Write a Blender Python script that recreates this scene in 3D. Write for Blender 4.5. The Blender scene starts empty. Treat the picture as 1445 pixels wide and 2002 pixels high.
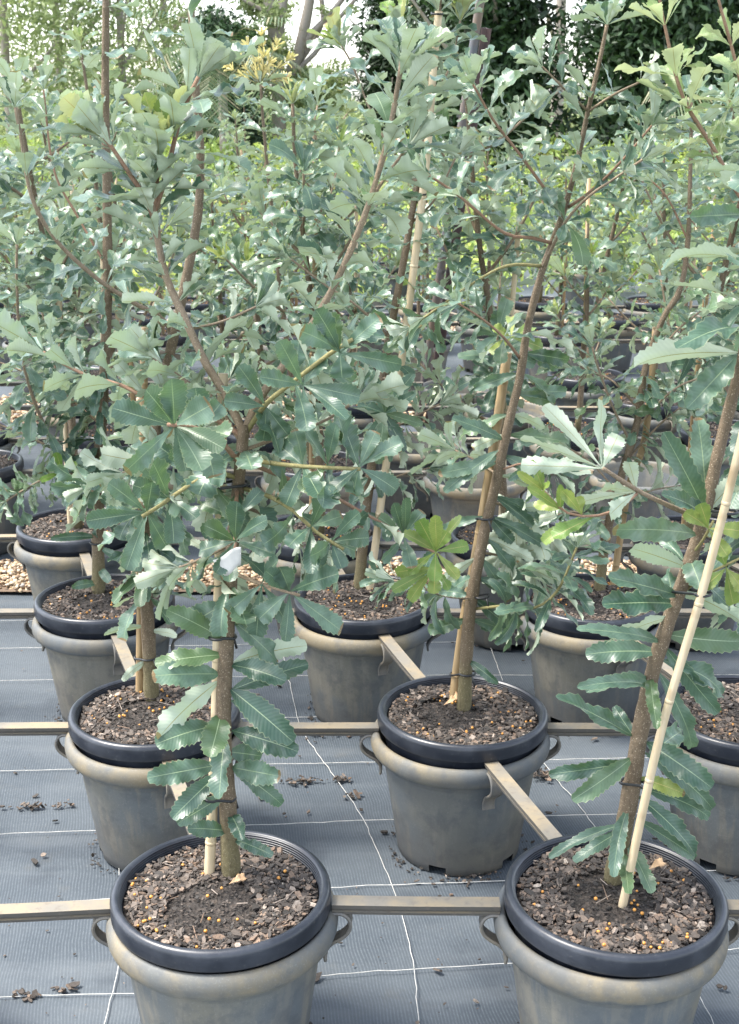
import bpy, bmesh, math, random
import numpy as np
from mathutils import Vector, Matrix

C = bpy.context.scene.collection
R = math.radians
rng = np.random.default_rng(7)
random.seed(7)

# ------------------------------------------------------------------ camera
PITCH, FPX, EYE = R(17.3), 2600.0, 1.83
cam_d = bpy.data.cameras.new("camera")
cam = bpy.data.objects.new("camera", cam_d); C.objects.link(cam)
cam.location = (0, 0, EYE)
cam.rotation_euler = (math.pi / 2 - PITCH, 0, 0)
cam_d.sensor_fit = 'VERTICAL'
cam_d.sensor_height = 23.9
cam_d.lens = FPX / 2002 * 23.9
cam_d.clip_start = 0.05
cam_d.clip_end = 900
cam_d.dof.use_dof = True
cam_d.dof.focus_distance = 2.75
cam_d.dof.aperture_fstop = 9.0
bpy.context.scene.camera = cam

# ------------------------------------------------------------------ light
SUN_EL, SUN_AZ = R(62), R(-88)          # azimuth from +Y, clockwise; the sun stands high on the left
world = bpy.data.worlds.new("World"); bpy.context.scene.world = world
world.use_nodes = True
wn, wl = world.node_tree.nodes, world.node_tree.links
bg = wn["Background"]
sky = wn.new('ShaderNodeTexSky'); sky.sky_type = 'NISHITA'; sky.sun_disc = False
sky.sun_elevation = SUN_EL; sky.sun_rotation = SUN_AZ
sky.air_density = 1.0; sky.dust_density = 1.5; sky.ozone_density = 1.0
hs = wn.new('ShaderNodeHueSaturation'); hs.inputs['Saturation'].default_value = 0.5
wl.new(sky.outputs[0], hs.inputs['Color'])
wl.new(hs.outputs[0], bg.inputs['Color'])
bg.inputs['Strength'].default_value = 0.11
sun_d = bpy.data.lights.new("sun", 'SUN')
sun_d.energy = 1.5; sun_d.angle = R(20); sun_d.color = (1.0, 0.95, 0.87)
sun = bpy.data.objects.new("sun", sun_d); C.objects.link(sun)
sdir = Vector((math.sin(SUN_AZ) * math.cos(SUN_EL), math.cos(SUN_AZ) * math.cos(SUN_EL), math.sin(SUN_EL)))
sun.rotation_euler = sdir.to_track_quat('Z', 'Y').to_euler()
sun.location = sdir * 30
vs = bpy.context.scene.view_settings
vs.view_transform = 'Standard'; vs.look = 'None'; vs.exposure = 2.6; vs.gamma = 1.0

# ------------------------------------------------------------------ geometry helpers
CT, ST = math.cos(PITCH), math.sin(PITCH)
def at(px, py, Y):
    """world point seen at a photo pixel, at forward distance Y"""
    u, v = (px - 722.5) / FPX, -(py - 1001) / FPX
    t = Y / (CT + v * ST)
    return Vector((u * t, Y, EYE + (-ST + v * CT) * t))
def on_ground(px, py, z=0.0):
    u, v = (px - 722.5) / FPX, -(py - 1001) / FPX
    t = (z - EYE) / (-ST + v * CT)
    return Vector((u * t, (CT + v * ST) * t, z))

def mesh_from(name, V, F, mats, uv=None, rnd=None, midx=None, smooth=True):
    """V (n,3), F list of index arrays (tuples) or (m,4) array"""
    me = bpy.data.meshes.new(name)
    V = np.asarray(V, dtype=np.float32)
    me.vertices.add(len(V)); me.vertices.foreach_set("co", V.ravel())
    if isinstance(F, np.ndarray):
        k = F.shape[1]
        starts = np.arange(0, len(F) * k, k, dtype=np.int32)
        tot = np.full(len(F), k, dtype=np.int32); idx = F.astype(np.int32).ravel()
    else:
        tot = np.array([len(f) for f in F], dtype=np.int32)
        starts = np.concatenate(([0], np.cumsum(tot)[:-1])).astype(np.int32)
        idx = np.concatenate([np.asarray(f) for f in F]).astype(np.int32)
    me.loops.add(len(idx)); me.loops.foreach_set("vertex_index", idx)
    me.polygons.add(len(tot)); me.polygons.foreach_set("loop_start", starts); me.polygons.foreach_set("loop_total", tot)
    me.polygons.foreach_set("use_smooth", np.full(len(tot), smooth, dtype=bool))
    if midx is not None: me.polygons.foreach_set("material_index", np.asarray(midx, dtype=np.int32))
    for m in (mats if isinstance(mats, (list, tuple)) else [mats]): me.materials.append(m)
    if uv is not None:
        l = me.uv_layers.new(name="UVMap")
        l.data.foreach_set("uv", np.asarray(uv, dtype=np.float32)[idx].ravel())
    if rnd is not None:
        a = me.attributes.new("rnd", 'FLOAT_COLOR', 'POINT')
        rr = np.asarray(rnd, dtype=np.float32)
        if rr.ndim == 1: rr = np.stack([rr, rr, rr, np.ones_like(rr)], 1)
        a.data.foreach_set("color", rr.ravel())
    me.update(); me.validate(verbose=False)
    return me
def link(name, me, parent=None, loc=None):
    o = bpy.data.objects.new(name, me); C.objects.link(o)
    if parent is not None: o.parent = parent
    if loc is not None: o.location = loc
    return o
def tag(o, label=None, cat=None, group=None, kind=None):
    if label: o["label"] = label
    if cat: o["category"] = cat
    if group: o["group"] = group
    if kind: o["kind"] = kind
    return o
def thing(name, label, cat, loc=(0, 0, 0), group=None, rot=None):
    o = bpy.data.objects.new(name, None); C.objects.link(o); o.location = loc
    if rot: o.rotation_euler = rot
    o.empty_display_size = 0.1
    return tag(o, label, cat, group)

def smooth_path(P, step=0.02):
    P = [np.array(p, float) for p in P]
    if len(P) == 2:
        n = max(2, int(np.linalg.norm(P[1] - P[0]) / step))
        return np.array([P[0] + (P[1] - P[0]) * i / n for i in range(n + 1)])
    Q = [2 * P[0] - P[1]] + P + [2 * P[-1] - P[-2]]
    out = []
    for i in range(1, len(Q) - 2):
        p0, p1, p2, p3 = Q[i - 1], Q[i], Q[i + 1], Q[i + 2]
        n = max(2, int(np.linalg.norm(p2 - p1) / step))
        for k in range(n):
            t = k / n
            out.append(0.5 * (2 * p1 + (p2 - p0) * t + (2 * p0 - 5 * p1 + 4 * p2 - p3) * t * t + (3 * p1 - p0 - 3 * p2 + p3) * t ** 3))
    out.append(P[-1])
    return np.array(out)
class MB:
    """collects verts / faces of one mesh"""
    def __init__(s): s.V = []; s.F = []; s.n = 0; s.uv = []; s.rn = []
    def add(s, V, F, uv=None, r=0.5):
        V = np.asarray(V, float); s.V.append(V)
        s.F += [tuple(int(i) + s.n for i in f) for f in F]
        s.uv.append(np.zeros((len(V), 2)) if uv is None else np.asarray(uv, float)); s.rn.append(np.full(len(V), r))
        s.n += len(V)
    def tube(s, P, r, sides=8, cap=True, jit=0.0, r_rand=0.5):
        P = np.asarray(P, float); n = len(P)
        r = np.broadcast_to(np.asarray(r, float), (n,))
        T = np.gradient(P, axis=0); T /= np.linalg.norm(T, axis=1)[:, None] + 1e-12
        a = np.array([0, 0, 1.0]) if abs(T[0][2]) < 0.9 else np.array([1.0, 0, 0])
        N = np.cross(T[0], a); N /= np.linalg.norm(N)
        V = []; uv = []; L = 0
        for i in range(n):
            N = N - T[i] * np.dot(N, T[i]); N /= np.linalg.norm(N); B = np.cross(T[i], N)
            if i: L += np.linalg.norm(P[i] - P[i - 1])
            for k in range(sides):
                th = 2 * math.pi * k / sides
                rr = r[i] * (1 + (rng.uniform(-jit, jit) if jit else 0))
                V.append(P[i] + rr * (math.cos(th) * N + math.sin(th) * B)); uv.append((k / sides, L))
        F = []
        for i in range(n - 1):
            for k in range(sides):
                k2 = (k + 1) % sides
                F.append((i * sides + k, i * sides + k2, (i + 1) * sides + k2, (i + 1) * sides + k))
        if cap:
            F.append(tuple(range(sides - 1, -1, -1))); F.append(tuple((n - 1) * sides + k for k in range(sides)))
        s.add(V, F, uv, r_rand)
    def sweep(s, prof, P, up, closed=True):
        """sweep a 2-D profile (side, up) along a straight or curved path"""
        P = np.asarray(P, float); up = np.asarray(up, float); m = len(prof)
        T = np.gradient(P, axis=0); T /= np.linalg.norm(T, axis=1)[:, None]
        V = []
        for i in range(len(P)):
            S = np.cross(T[i], up); S /= np.linalg.norm(S); U = np.cross(S, T[i])
            for a, b in prof: V.append(P[i] + S * a + U * b)
        F = []
        for i in range(len(P) - 1):
            for k in range(m if closed else m - 1):
                k2 = (k + 1) % m
                F.append((i * m + k, (i + 1) * m + k, (i + 1) * m + k2, i * m + k2))
        if closed:
            F.append(tuple(range(m))); F.append(tuple((len(P) - 1) * m + k for k in range(m - 1, -1, -1)))
        s.add(V, F)
    def lathe(s, prof, seg=72, skip=None):
        V = []; F = []; m = len(prof)
        for k in range(seg):
            th = 2 * math.pi * k / seg
            for r, z in prof: V.append((r * math.cos(th), r * math.sin(th), z))
        for k in range(seg):
            k2 = (k + 1) % seg
            for j in range(m - 1):
                if skip and skip(k, j): continue
                F.append((k * m + j, k2 * m + j, k2 * m + j + 1, k * m + j + 1))
        s.add(V, F)
    def mesh(s, name, mats, smooth=True, auto=None):
        me = mesh_from(name, np.concatenate(s.V), s.F, mats, uv=np.concatenate(s.uv), rnd=np.concatenate(s.rn), smooth=smooth)
        if auto is not None:
            me.set_sharp_from_angle(angle=R(auto))
        return me
    def build(s, name, mats, parent=None, smooth=True, auto=None):
        return link(name, s.mesh(name, mats, smooth, auto), parent)

# ------------------------------------------------------------------ materials
def nmat(name):
    m = bpy.data.materials.new(name); m.use_nodes = True
    return m, m.node_tree.nodes, m.node_tree.links, m.node_tree.nodes["Principled BSDF"]
def N(nt, t, **kw):
    n = nt.new(t)
    for k, v in kw.items():
        if hasattr(n, k): setattr(n, k, v)
        else: n.inputs[k.replace('_', ' ')].default_value = v
    return n
def ramp(nt, stops, interp='LINEAR'):
    n = nt.new('ShaderNodeValToRGB'); cr = n.color_ramp; cr.interpolation = interp
    while len(cr.elements) < len(stops): cr.elements.new(0.5)
    for e, (p, c) in zip(cr.elements, stops):
        e.position = p; e.color = (*c, 1) if len(c) == 3 else c
    return n
def mix(nt, lk, fac, a, b, mode='MIX'):
    n = nt.new('ShaderNodeMix'); n.data_type = 'RGBA'; n.blend_type = mode
    for sock, v in ((n.inputs[0], fac), (n.inputs[6], a), (n.inputs[7], b)):
        if hasattr(v, 'is_linked'): lk.new(v, sock)
        elif isinstance(v, tuple): sock.default_value = (*v, 1) if len(v) == 3 else v
        else: sock.default_value = v
    return n.outputs[2]
def math_n(nt, lk, op, a, b=0.0, c=None):
    n = nt.new('ShaderNodeMath'); n.operation = op
    for i, v in enumerate((a, b) if c is None else (a, b, c)):
        if hasattr(v, 'is_linked'): lk.new(v, n.inputs[i])
        else: n.inputs[i].default_value = v
    return n.outputs[0]
def obj_noise(nt, lk, scale, detail=4, rough=0.6, coord='Object', offset=True, stretch=None):
    tc = nt.new('ShaderNodeTexCoord'); v = tc.outputs[coord]
    if offset:
        oi = nt.new('ShaderNodeObjectInfo')
        vm = nt.new('ShaderNodeVectorMath'); vm.operation = 'MULTIPLY_ADD'
        cmb = nt.new('ShaderNodeCombineXYZ')
        for i in range(3): lk.new(oi.outputs['Random'], cmb.inputs[i])
        lk.new(cmb.outputs[0], vm.inputs[0]); vm.inputs[1].default_value = (37, 11, 53); lk.new(v, vm.inputs[2]); v = vm.outputs[0]
    if stretch:
        mp = nt.new('ShaderNodeMapping'); mp.inputs['Scale'].default_value = stretch; lk.new(v, mp.inputs[0]); v = mp.outputs[0]
    n = nt.new('ShaderNodeTexNoise'); n.inputs['Scale'].default_value = scale; n.inputs['Detail'].default_value = detail
    n.inputs['Roughness'].default_value = rough; lk.new(v, n.inputs['Vector'])
    return n.outputs['Fac']
def bump(nt, lk, h, strength, dist, bsdf):
    b = nt.new('ShaderNodeBump'); b.inputs['Strength'].default_value = strength; b.inputs['Distance'].default_value = dist
    lk.new(h, b.inputs['Height']); lk.new(b.outputs[0], bsdf.inputs['Normal'])

def leaf_material(name, top_a, top_b, under_a, under_b, rib_top, rib_under, rough=0.42, trans=0.18, trans_col=(0.25, 0.42, 0.10), young=None, spec=0.5):
    m, nt, lk, b = nmat(name)
    at_ = N(nt, 'ShaderNodeAttribute', attribute_name='rnd')
    sp = nt.new('ShaderNodeSeparateColor'); lk.new(at_.outputs['Color'], sp.inputs[0])
    uv = N(nt, 'ShaderNodeUVMap', uv_map='UVMap'); sx = nt.new('ShaderNodeSeparateXYZ'); lk.new(uv.outputs[0], sx.inputs[0])
    geo = nt.new('ShaderNodeNewGeometry')
    du = math_n(nt, lk, 'ABSOLUTE', math_n(nt, lk, 'SUBTRACT', sx.outputs[0], 0.5))
    rib = math_n(nt, lk, 'LESS_THAN', du, math_n(nt, lk, 'MULTIPLY_ADD', sx.outputs[1], -0.016, 0.026))
    top = mix(nt, lk, sp.outputs[0], top_a, top_b)
    und = mix(nt, lk, sp.outputs[1], under_a, under_b)
    # fine side veins and mottling
    vv = math_n(nt, lk, 'MULTIPLY_ADD', du, -26.0, math_n(nt, lk, 'MULTIPLY', sx.outputs[1], 120.0))
    vein = math_n(nt, lk, 'MULTIPLY_ADD', math_n(nt, lk, 'SINE', vv), 0.5, 0.5)
    nz = obj_noise(nt, lk, 45, 3, 0.6, offset=False)
    top = mix(nt, lk, math_n(nt, lk, 'MULTIPLY', vein, 0.16), top, (top_b[0] * 1.7, top_b[1] * 1.5, top_b[2] * 1.5))
    top = mix(nt, lk, ramp_fac(nt, lk, nz, 0.35, 0.75, 0.5), top, tuple(c * 0.62 for c in top_a))
    und = mix(nt, lk, math_n(nt, lk, 'MULTIPLY', vein, 0.10), und, tuple(c * 0.8 for c in under_a))
    tip = math_n(nt, lk, 'MULTIPLY', math_n(nt, lk, 'GREATER_THAN', math_n(nt, lk, 'MULTIPLY_ADD', nz, 0.10, sx.outputs[1]), 1.0), math_n(nt, lk, 'GREATER_THAN', sp.outputs[0], 0.88))
    top = mix(nt, lk, ramp_fac(nt, lk, sp.outputs[1], 0.72, 1.0, 0.55), top, (0.085, 0.135, 0.040))
    top = mix(nt, lk, tip, top, (0.16, 0.10, 0.045)); und = mix(nt, lk, tip, und, (0.26, 0.18, 0.09))
    top = mix(nt, lk, rib, top, rib_top); und = mix(nt, lk, rib, und, rib_under)
    # thin pale margin
    edge = math_n(nt, lk, 'GREATER_THAN', du, 0.475)
    top = mix(nt, lk, math_n(nt, lk, 'MULTIPLY', edge, 0.45), top, (0.30, 0.33, 0.18))
    if young:
        yf = math_n(nt, lk, 'SUBTRACT', sp.outputs[2], 0.0)
        top = mix(nt, lk, yf, top, young); und = mix(nt, lk, yf, und, tuple(min(1, c * 1.5) for c in young))
    col = mix(nt, lk, geo.outputs['Backfacing'], top, und)
    lk.new(col, b.inputs['Base Color'])
    rg = math_n(nt, lk, 'MULTIPLY_ADD', geo.outputs['Backfacing'], 0.30, rough); lk.new(rg, b.inputs['Roughness'])
    b.inputs['Specular IOR Level'].default_value = spec
    bump(nt, lk, math_n(nt, lk, 'ADD', math_n(nt, lk, 'MULTIPLY', vein, 0.35), math_n(nt, lk, 'MULTIPLY', nz, 1.2)), 0.35, 0.0012, b)
    tr = nt.new('ShaderNodeBsdfTranslucent')
    lk.new(mix(nt, lk, 0.5, col, trans_col), tr.inputs['Color'])
    ms = nt.new('ShaderNodeMixShader'); ms.inputs[0].default_value = trans
    lk.new(b.outputs[0], ms.inputs[1]); lk.new(tr.outputs[0], ms.inputs[2])
    lk.new(ms.outputs[0], nt["Material Output"].inputs['Surface'])
    return m
def ramp_fac(nt, lk, v, lo, hi, amount):
    mr = nt.new('ShaderNodeMapRange'); mr.inputs['From Min'].default_value = lo; mr.inputs['From Max'].default_value = hi
    mr.inputs['To Max'].default_value = amount; mr.interpolation_type = 'SMOOTHSTEP'; lk.new(v, mr.inputs['Value'])
    return mr.outputs[0]

M = {}
M['leaf'] = leaf_material('banksia_leaf', (0.021, 0.062, 0.041), (0.106, 0.174, 0.122), (0.37, 0.435, 0.325), (0.50, 0.545, 0.43),
                          (0.24, 0.31, 0.18), (0.26, 0.22, 0.08), rough=0.38, trans=0.17, spec=0.62)
M['leaf_young'] = leaf_material('young_leaf', (0.10, 0.21, 0.035), (0.24, 0.28, 0.07), (0.38, 0.44, 0.20), (0.48, 0.47, 0.25),
                                (0.42, 0.36, 0.14), (0.35, 0.22, 0.08), rough=0.40, trans=0.24, trans_col=(0.40, 0.48, 0.12))
M['leaf_pale'] = leaf_material('pale_lime_leaf', (0.20, 0.30, 0.10), (0.30, 0.38, 0.15), (0.48, 0.55, 0.31), (0.58, 0.61, 0.36),
                              (0.40, 0.40, 0.2), (0.32, 0.26, 0.08), rough=0.42, trans=0.26, trans_col=(0.5, 0.58, 0.25))
M['leaf_flush'] = leaf_material('yellow_flush_leaf', (0.42, 0.40, 0.12), (0.58, 0.52, 0.20), (0.62, 0.56, 0.26), (0.72, 0.60, 0.32),
                              (0.6, 0.5, 0.2), (0.6, 0.45, 0.2), rough=0.5, trans=0.30, trans_col=(0.7, 0.62, 0.2))
M['leaf_back'] = leaf_material('distant_banksia_leaf', (0.021, 0.061, 0.036), (0.130, 0.200, 0.126), (0.37, 0.44, 0.28), (0.52, 0.57, 0.37),
                               (0.30, 0.36, 0.2), (0.24, 0.22, 0.1), rough=0.38, trans=0.18, spec=0.62)

def bark(name, a, b_, speck, moss=True, speck_scale=420):
    m, nt, lk, b = nmat(name)
    n1 = obj_noise(nt, lk, 60, 5, 0.65, offset=False)
    n2 = obj_noise(nt, lk, speck_scale, 1, 0.5, offset=False)
    col = mix(nt, lk, n1, a, b_)
    col = mix(nt, lk, ramp_fac(nt, lk, n2, 0.62, 0.70, 0.85), col, speck)
    if moss:
        g = nt.new('ShaderNodeNewGeometry'); sx = nt.new('ShaderNodeSeparateXYZ'); lk.new(g.outputs['Position'], sx.inputs[0])
        h = ramp_fac(nt, lk, math_n(nt, lk, 'SUBTRACT', 0.48, math_n(nt, lk, 'MULTIPLY_ADD', n1, -0.08, sx.outputs[2])), -0.02, 0.10, 0.45)
        col = mix(nt, lk, h, col, (0.11, 0.11, 0.035))
    lk.new(col, b.inputs['Base Color']); b.inputs['Roughness'].default_value = 0.8
    n3 = obj_noise(nt, lk, 130, 4, 0.7, offset=False, stretch=(1, 1, .35))
    col = mix(nt, lk, ramp_fac(nt, lk, n3, 0.5, 0.75, 0.5), col, tuple(c * .45 for c in a)); lk.new(col, b.inputs['Base Color'])
    bump(nt, lk, math_n(nt, lk, 'ADD', n1, n3), 0.8, 0.004, b)
    return m
M['trunk'] = bark('trunk_bark', (0.090, 0.062, 0.036), (0.180, 0.132, 0.084), (0.38, 0.31, 0.22))
M['stem'] = bark('brown_stem', (0.17, 0.12, 0.075), (0.27, 0.205, 0.14), (0.40, 0.32, 0.22), moss=False)
M['stem_red'] = bark('reddish_stem', (0.21, 0.115, 0.07), (0.30, 0.19, 0.125), (0.36, 0.24, 0.16), moss=False)
M['stem_olive'] = bark('olive_stem', (0.18, 0.16, 0.06), (0.26, 0.23, 0.10), (0.34, 0.30, 0.16), moss=False)
M['gum_bark'] = bark('gum_bark', (0.20, 0.17, 0.145), (0.38, 0.34, 0.30), (0.25, 0.20, 0.16), moss=False, speck_scale=9)

def bamboo(name, a, b_):
    m, nt, lk, b = nmat(name)
    n1 = obj_noise(nt, lk, 14, 4, 0.6, stretch=(6, 6, 0.4))
    n2 = obj_noise(nt, lk, 9, 3, 0.6)
    col = mix(nt, lk, ramp_fac(nt, lk, n1, 0.3, 0.75, 1.0), a, b_)
    col = mix(nt, lk, ramp_fac(nt, lk, n2, 0.58, 0.72, 0.55), col, (0.20, 0.12, 0.05))
    lk.new(col, b.inputs['Base Color']); b.inputs['Roughness'].default_value = 0.55
    bump(nt, lk, n1, 0.3, 0.001, b)
    return m
M['bamboo'] = bamboo('pale_bamboo', (0.46, 0.36, 0.22), (0.58, 0.47, 0.32))
M['bamboo_old'] = bamboo('weathered_bamboo', (0.26, 0.175, 0.085), (0.39, 0.275, 0.145))

def plastic_grey():
    m, nt, lk, b = nmat('weathered_grey_plastic')
    tc = nt.new('ShaderNodeTexCoord'); sx = nt.new('ShaderNodeSeparateXYZ'); lk.new(tc.outputs['Object'], sx.inputs[0])
    z = sx.outputs[2]
    n1 = obj_noise(nt, lk, 7, 5, 0.6); n2 = obj_noise(nt, lk, 3.2, 3, 0.5); n3 = obj_noise(nt, lk, 5, 4, 0.6, stretch=(6, 6, 0.5)); n4 = obj_noise(nt, lk, 260, 2, 0.5)
    col = mix(nt, lk, n1, (0.098, 0.110, 0.114), (0.155, 0.164, 0.160))
    col = mix(nt, lk, ramp_fac(nt, lk, n2, 0.44, 0.58, 0.80), col, (0.175, 0.162, 0.125))   # dusty film
    col = mix(nt, lk, ramp_fac(nt, lk, n3, 0.47, 0.62, 0.75), col, (0.205, 0.190, 0.155))    # run marks
    # pale dust settled on the rim
    rim = ramp_fac(nt, lk, math_n(nt, lk, 'MULTIPLY_ADD', n1, 0.035, z), 0.290, 0.302, 1.0)
    rimcol = mix(nt, lk, ramp_fac(nt, lk, n1, 0.36, 0.62, 1.0), (0.112, 0.116, 0.112), (0.210, 0.170, 0.105))
    col = mix(nt, lk, math_n(nt, lk, 'MULTIPLY', rim, 0.85), col, rimcol)
    col = mix(nt, lk, ramp_fac(nt, lk, n4, 0.55, 0.75, 0.25), col, (0.30, 0.29, 0.27))
    n5 = obj_noise(nt, lk, 18, 6, 0.7); n6 = obj_noise(nt, lk, 2.1, 2, 0.5)
    col = mix(nt, lk, ramp_fac(nt, lk, n5, 0.46, 0.66, 0.50), col, (0.078, 0.086, 0.092))
    col = mix(nt, lk, ramp_fac(nt, lk, n6, 0.50, 0.56, 0.40), col, (0.072, 0.088, 0.104))     # wiped, cleaner patches
    # splashed dirt around the foot
    foot = ramp_fac(nt, lk, math_n(nt, lk, 'MULTIPLY_ADD', n5, 0.16, math_n(nt, lk, 'MULTIPLY', z, -1.0)), -0.14, 0.10, 0.55)
    col = mix(nt, lk, foot, col, (0.07, 0.06, 0.05))
    lk.new(col, b.inputs['Base Color']); b.inputs['Roughness'].default_value = 0.62; b.inputs['Specular IOR Level'].default_value = 0.35
    bump(nt, lk, n1, 0.15, 0.004, b)
    return m
M['grey'] = plastic_grey()
def plastic_black():
    m, nt, lk, b = nmat('black_plastic')
    n1 = obj_noise(nt, lk, 9, 5, 0.65); n2 = obj_noise(nt, lk, 90, 3, 0.6)
    col = mix(nt, lk, ramp_fac(nt, lk, n1, 0.4, 0.75, 0.8), (0.013, 0.016, 0.023), (0.042, 0.047, 0.058))
    col = mix(nt, lk, ramp_fac(nt, lk, n2, 0.6, 0.8, 0.35), col, (0.14, 0.135, 0.125))
    lk.new(col, b.inputs['Base Color'])
    lk.new(math_n(nt, lk, 'MULTIPLY_ADD', n1, 0.22, 0.24), b.inputs['Roughness'])
    bump(nt, lk, n1, 0.08, 0.003, b)
    return m
M['black'] = plastic_black()
def bar_mat():
    m, nt, lk, b = nmat('dusty_bar_plastic')
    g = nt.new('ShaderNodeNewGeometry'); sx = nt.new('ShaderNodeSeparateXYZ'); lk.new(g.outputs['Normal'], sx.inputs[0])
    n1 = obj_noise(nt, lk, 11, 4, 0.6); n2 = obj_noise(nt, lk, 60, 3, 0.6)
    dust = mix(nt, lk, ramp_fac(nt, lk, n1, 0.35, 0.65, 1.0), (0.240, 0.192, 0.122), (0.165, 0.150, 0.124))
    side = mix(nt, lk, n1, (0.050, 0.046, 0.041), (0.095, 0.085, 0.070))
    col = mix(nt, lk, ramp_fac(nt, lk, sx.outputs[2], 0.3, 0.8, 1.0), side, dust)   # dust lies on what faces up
    col = mix(nt, lk, ramp_fac(nt, lk, n2, 0.52, 0.75, 0.6), col, (0.12, 0.10, 0.08))
    lk.new(col, b.inputs['Base Color']); b.inputs['Roughness'].default_value = 0.6
    return m
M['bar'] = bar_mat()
def simple(name, a, b_, scale=20, rough=0.7, bmp=0.0, metal=0.0, detail=4):
    m, nt, lk, b = nmat(name)
    n1 = obj_noise(nt, lk, scale, detail, 0.6)
    lk.new(mix(nt, lk, ramp_fac(nt, lk, n1, 0.3, 0.7, 1.0), a, b_), b.inputs['Base Color'])
    b.inputs['Roughness'].default_value = rough; b.inputs['Metallic'].default_value = metal
    if bmp: bump(nt, lk, n1, bmp, 0.004, b)
    return m
M['tie'] = simple('black_rubber', (0.010, 0.011, 0.013), (0.022, 0.023, 0.026), 30, 0.45)
M['grey_part'] = simple('grey_lug_plastic', (0.10, 0.10, 0.098), (0.19, 0.165, 0.125), 14, 0.6)
M['pipe'] = simple('galvanised_pipe', (0.095, 0.105, 0.125), (0.17, 0.115, 0.075), 5, 0.45, metal=0.2)
M['picket'] = simple('maroon_steel', (0.050, 0.030, 0.030), (0.085, 0.050, 0.046), 12, 0.6)
M['paper'] = simple('white_paper', (0.46, 0.45, 0.42), (0.60, 0.58, 0.54), 30, 0.8)
M['dry'] = simple('dry_leaf', (0.42, 0.25, 0.13), (0.56, 0.38, 0.22), 30, 0.75)
M['cut'] = simple('cut_wood', (0.55, 0.36, 0.16), (0.62, 0.42, 0.22), 60, 0.8)
M['pellet'] = simple('orange_pellet', (0.44, 0.18, 0.03), (0.60, 0.30, 0.065), 200, 0.4)
M['thread'] = simple('white_thread', (0.40, 0.40, 0.38), (0.56, 0.55, 0.52), 60, 0.8)

def attr_ramp(name, stops, rough=0.8, nscale=150, bmp=0.4, trans=0.0):
    m, nt, lk, b = nmat(name)
    a = N(nt, 'ShaderNodeAttribute', attribute_name='rnd'); sp = nt.new('ShaderNodeSeparateColor'); lk.new(a.outputs['Color'], sp.inputs[0])
    rp = ramp(nt, stops); lk.new(sp.outputs[0], rp.inputs[0])
    n1 = obj_noise(nt, lk, nscale, 3, 0.6, offset=False)
    col = mix(nt, lk, ramp_fac(nt, lk, n1, 0.3, 0.75, 0.55), rp.outputs[0], (0.03, 0.026, 0.022), 'MIX') if nscale else rp.outputs[0]
    lk.new(col, b.inputs['Base Color']); b.inputs['Roughness'].default_value = rough
    if bmp: bump(nt, lk, n1, bmp, 0.002, b)
    if trans:
        tr = nt.new('ShaderNodeBsdfTranslucent'); lk.new(col, tr.inputs['Color'])
        ms = nt.new('ShaderNodeMixShader'); ms.inputs[0].default_value = trans
        lk.new(b.outputs[0], ms.inputs[1]); lk.new(tr.outputs[0], ms.inputs[2]); lk.new(ms.outputs[0], nt["Material Output"].inputs['Surface'])
    return m
M['chips'] = attr_ramp('bark_chips', [(0, (0.018, 0.015, 0.012)), (0.30, (0.058, 0.045, 0.036)), (0.52, (0.135, 0.106, 0.084)), (0.72, (0.20, 0.130, 0.085)), (0.86, (0.29, 0.235, 0.19)), (1, (0.44, 0.38, 0.31))], 0.75, 160)
M['gravel'] = attr_ramp('river_gravel', [(0, (0.13, 0.09, 0.06)), (0.25, (0.33, 0.22, 0.13)), (0.55, (0.44, 0.32, 0.19)), (0.85, (0.52, 0.44, 0.33)), (1, (0.27, 0.26, 0.25))], 0.7, 0, 0.0)
M['gum_leaf'] = attr_ramp('gum_foliage', [(0, (0.12, 0.17, 0.07)), (0.5, (0.25, 0.31, 0.13)), (0.85, (0.36, 0.42, 0.19)), (1, (0.46, 0.49, 0.28))], 0.55, 0, 0, 0.4)
M['dark_leaf'] = attr_ramp('dark_foliage', [(0, (0.008, 0.022, 0.008)), (0.5, (0.018, 0.045, 0.014)), (0.85, (0.034, 0.080, 0.022)), (1, (0.06, 0.12, 0.035))], 0.6, 0, 0, 0.10)
M['palm_leaf'] = attr_ramp('palm_foliage', [(0, (0.03, 0.065, 0.02)), (0.6, (0.07, 0.12, 0.04)), (1, (0.26, 0.24, 0.14))], 0.5, 0, 0, 0.15)
M['lime_leaf'] = attr_ramp('lime_foliage', [(0, (0.13, 0.20, 0.055)), (0.5, (0.28, 0.38, 0.085)), (0.8, (0.45, 0.51, 0.12)), (1, (0.46, 0.35, 0.14))], 0.55, 0, 0, 0.30)

def soil_mat():
    m, nt, lk, b = nmat('potting_soil')
    tc = nt.new('ShaderNodeTexCoord')
    v = nt.new('ShaderNodeTexVoronoi'); v.inputs['Scale'].default_value = 130; lk.new(tc.outputs['Object'], v.inputs['Vector'])
    n = obj_noise(nt, lk, 40, 5, 0.7)
    rp = ramp(nt, [(0, (0.010, 0.008, 0.006)), (0.55, (0.030, 0.023, 0.018)), (0.85, (0.075, 0.058, 0.046)), (1, (0.16, 0.12, 0.10))])
    sp = nt.new('ShaderNodeSeparateColor'); lk.new(v.outputs['Color'], sp.inputs[0])
    lk.new(math_n(nt, lk, 'MULTIPLY', sp.outputs[0], math_n(nt, lk, 'MULTIPLY_ADD', n, 0.9, 0.35)), rp.inputs[0])
    lk.new(rp.outputs[0], b.inputs['Base Color']); b.inputs['Roughness'].default_value = 0.85
    bump(nt, lk, v.outputs['Distance'], 0.8, 0.006, b)
    return m
M['soil'] = soil_mat()
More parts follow.
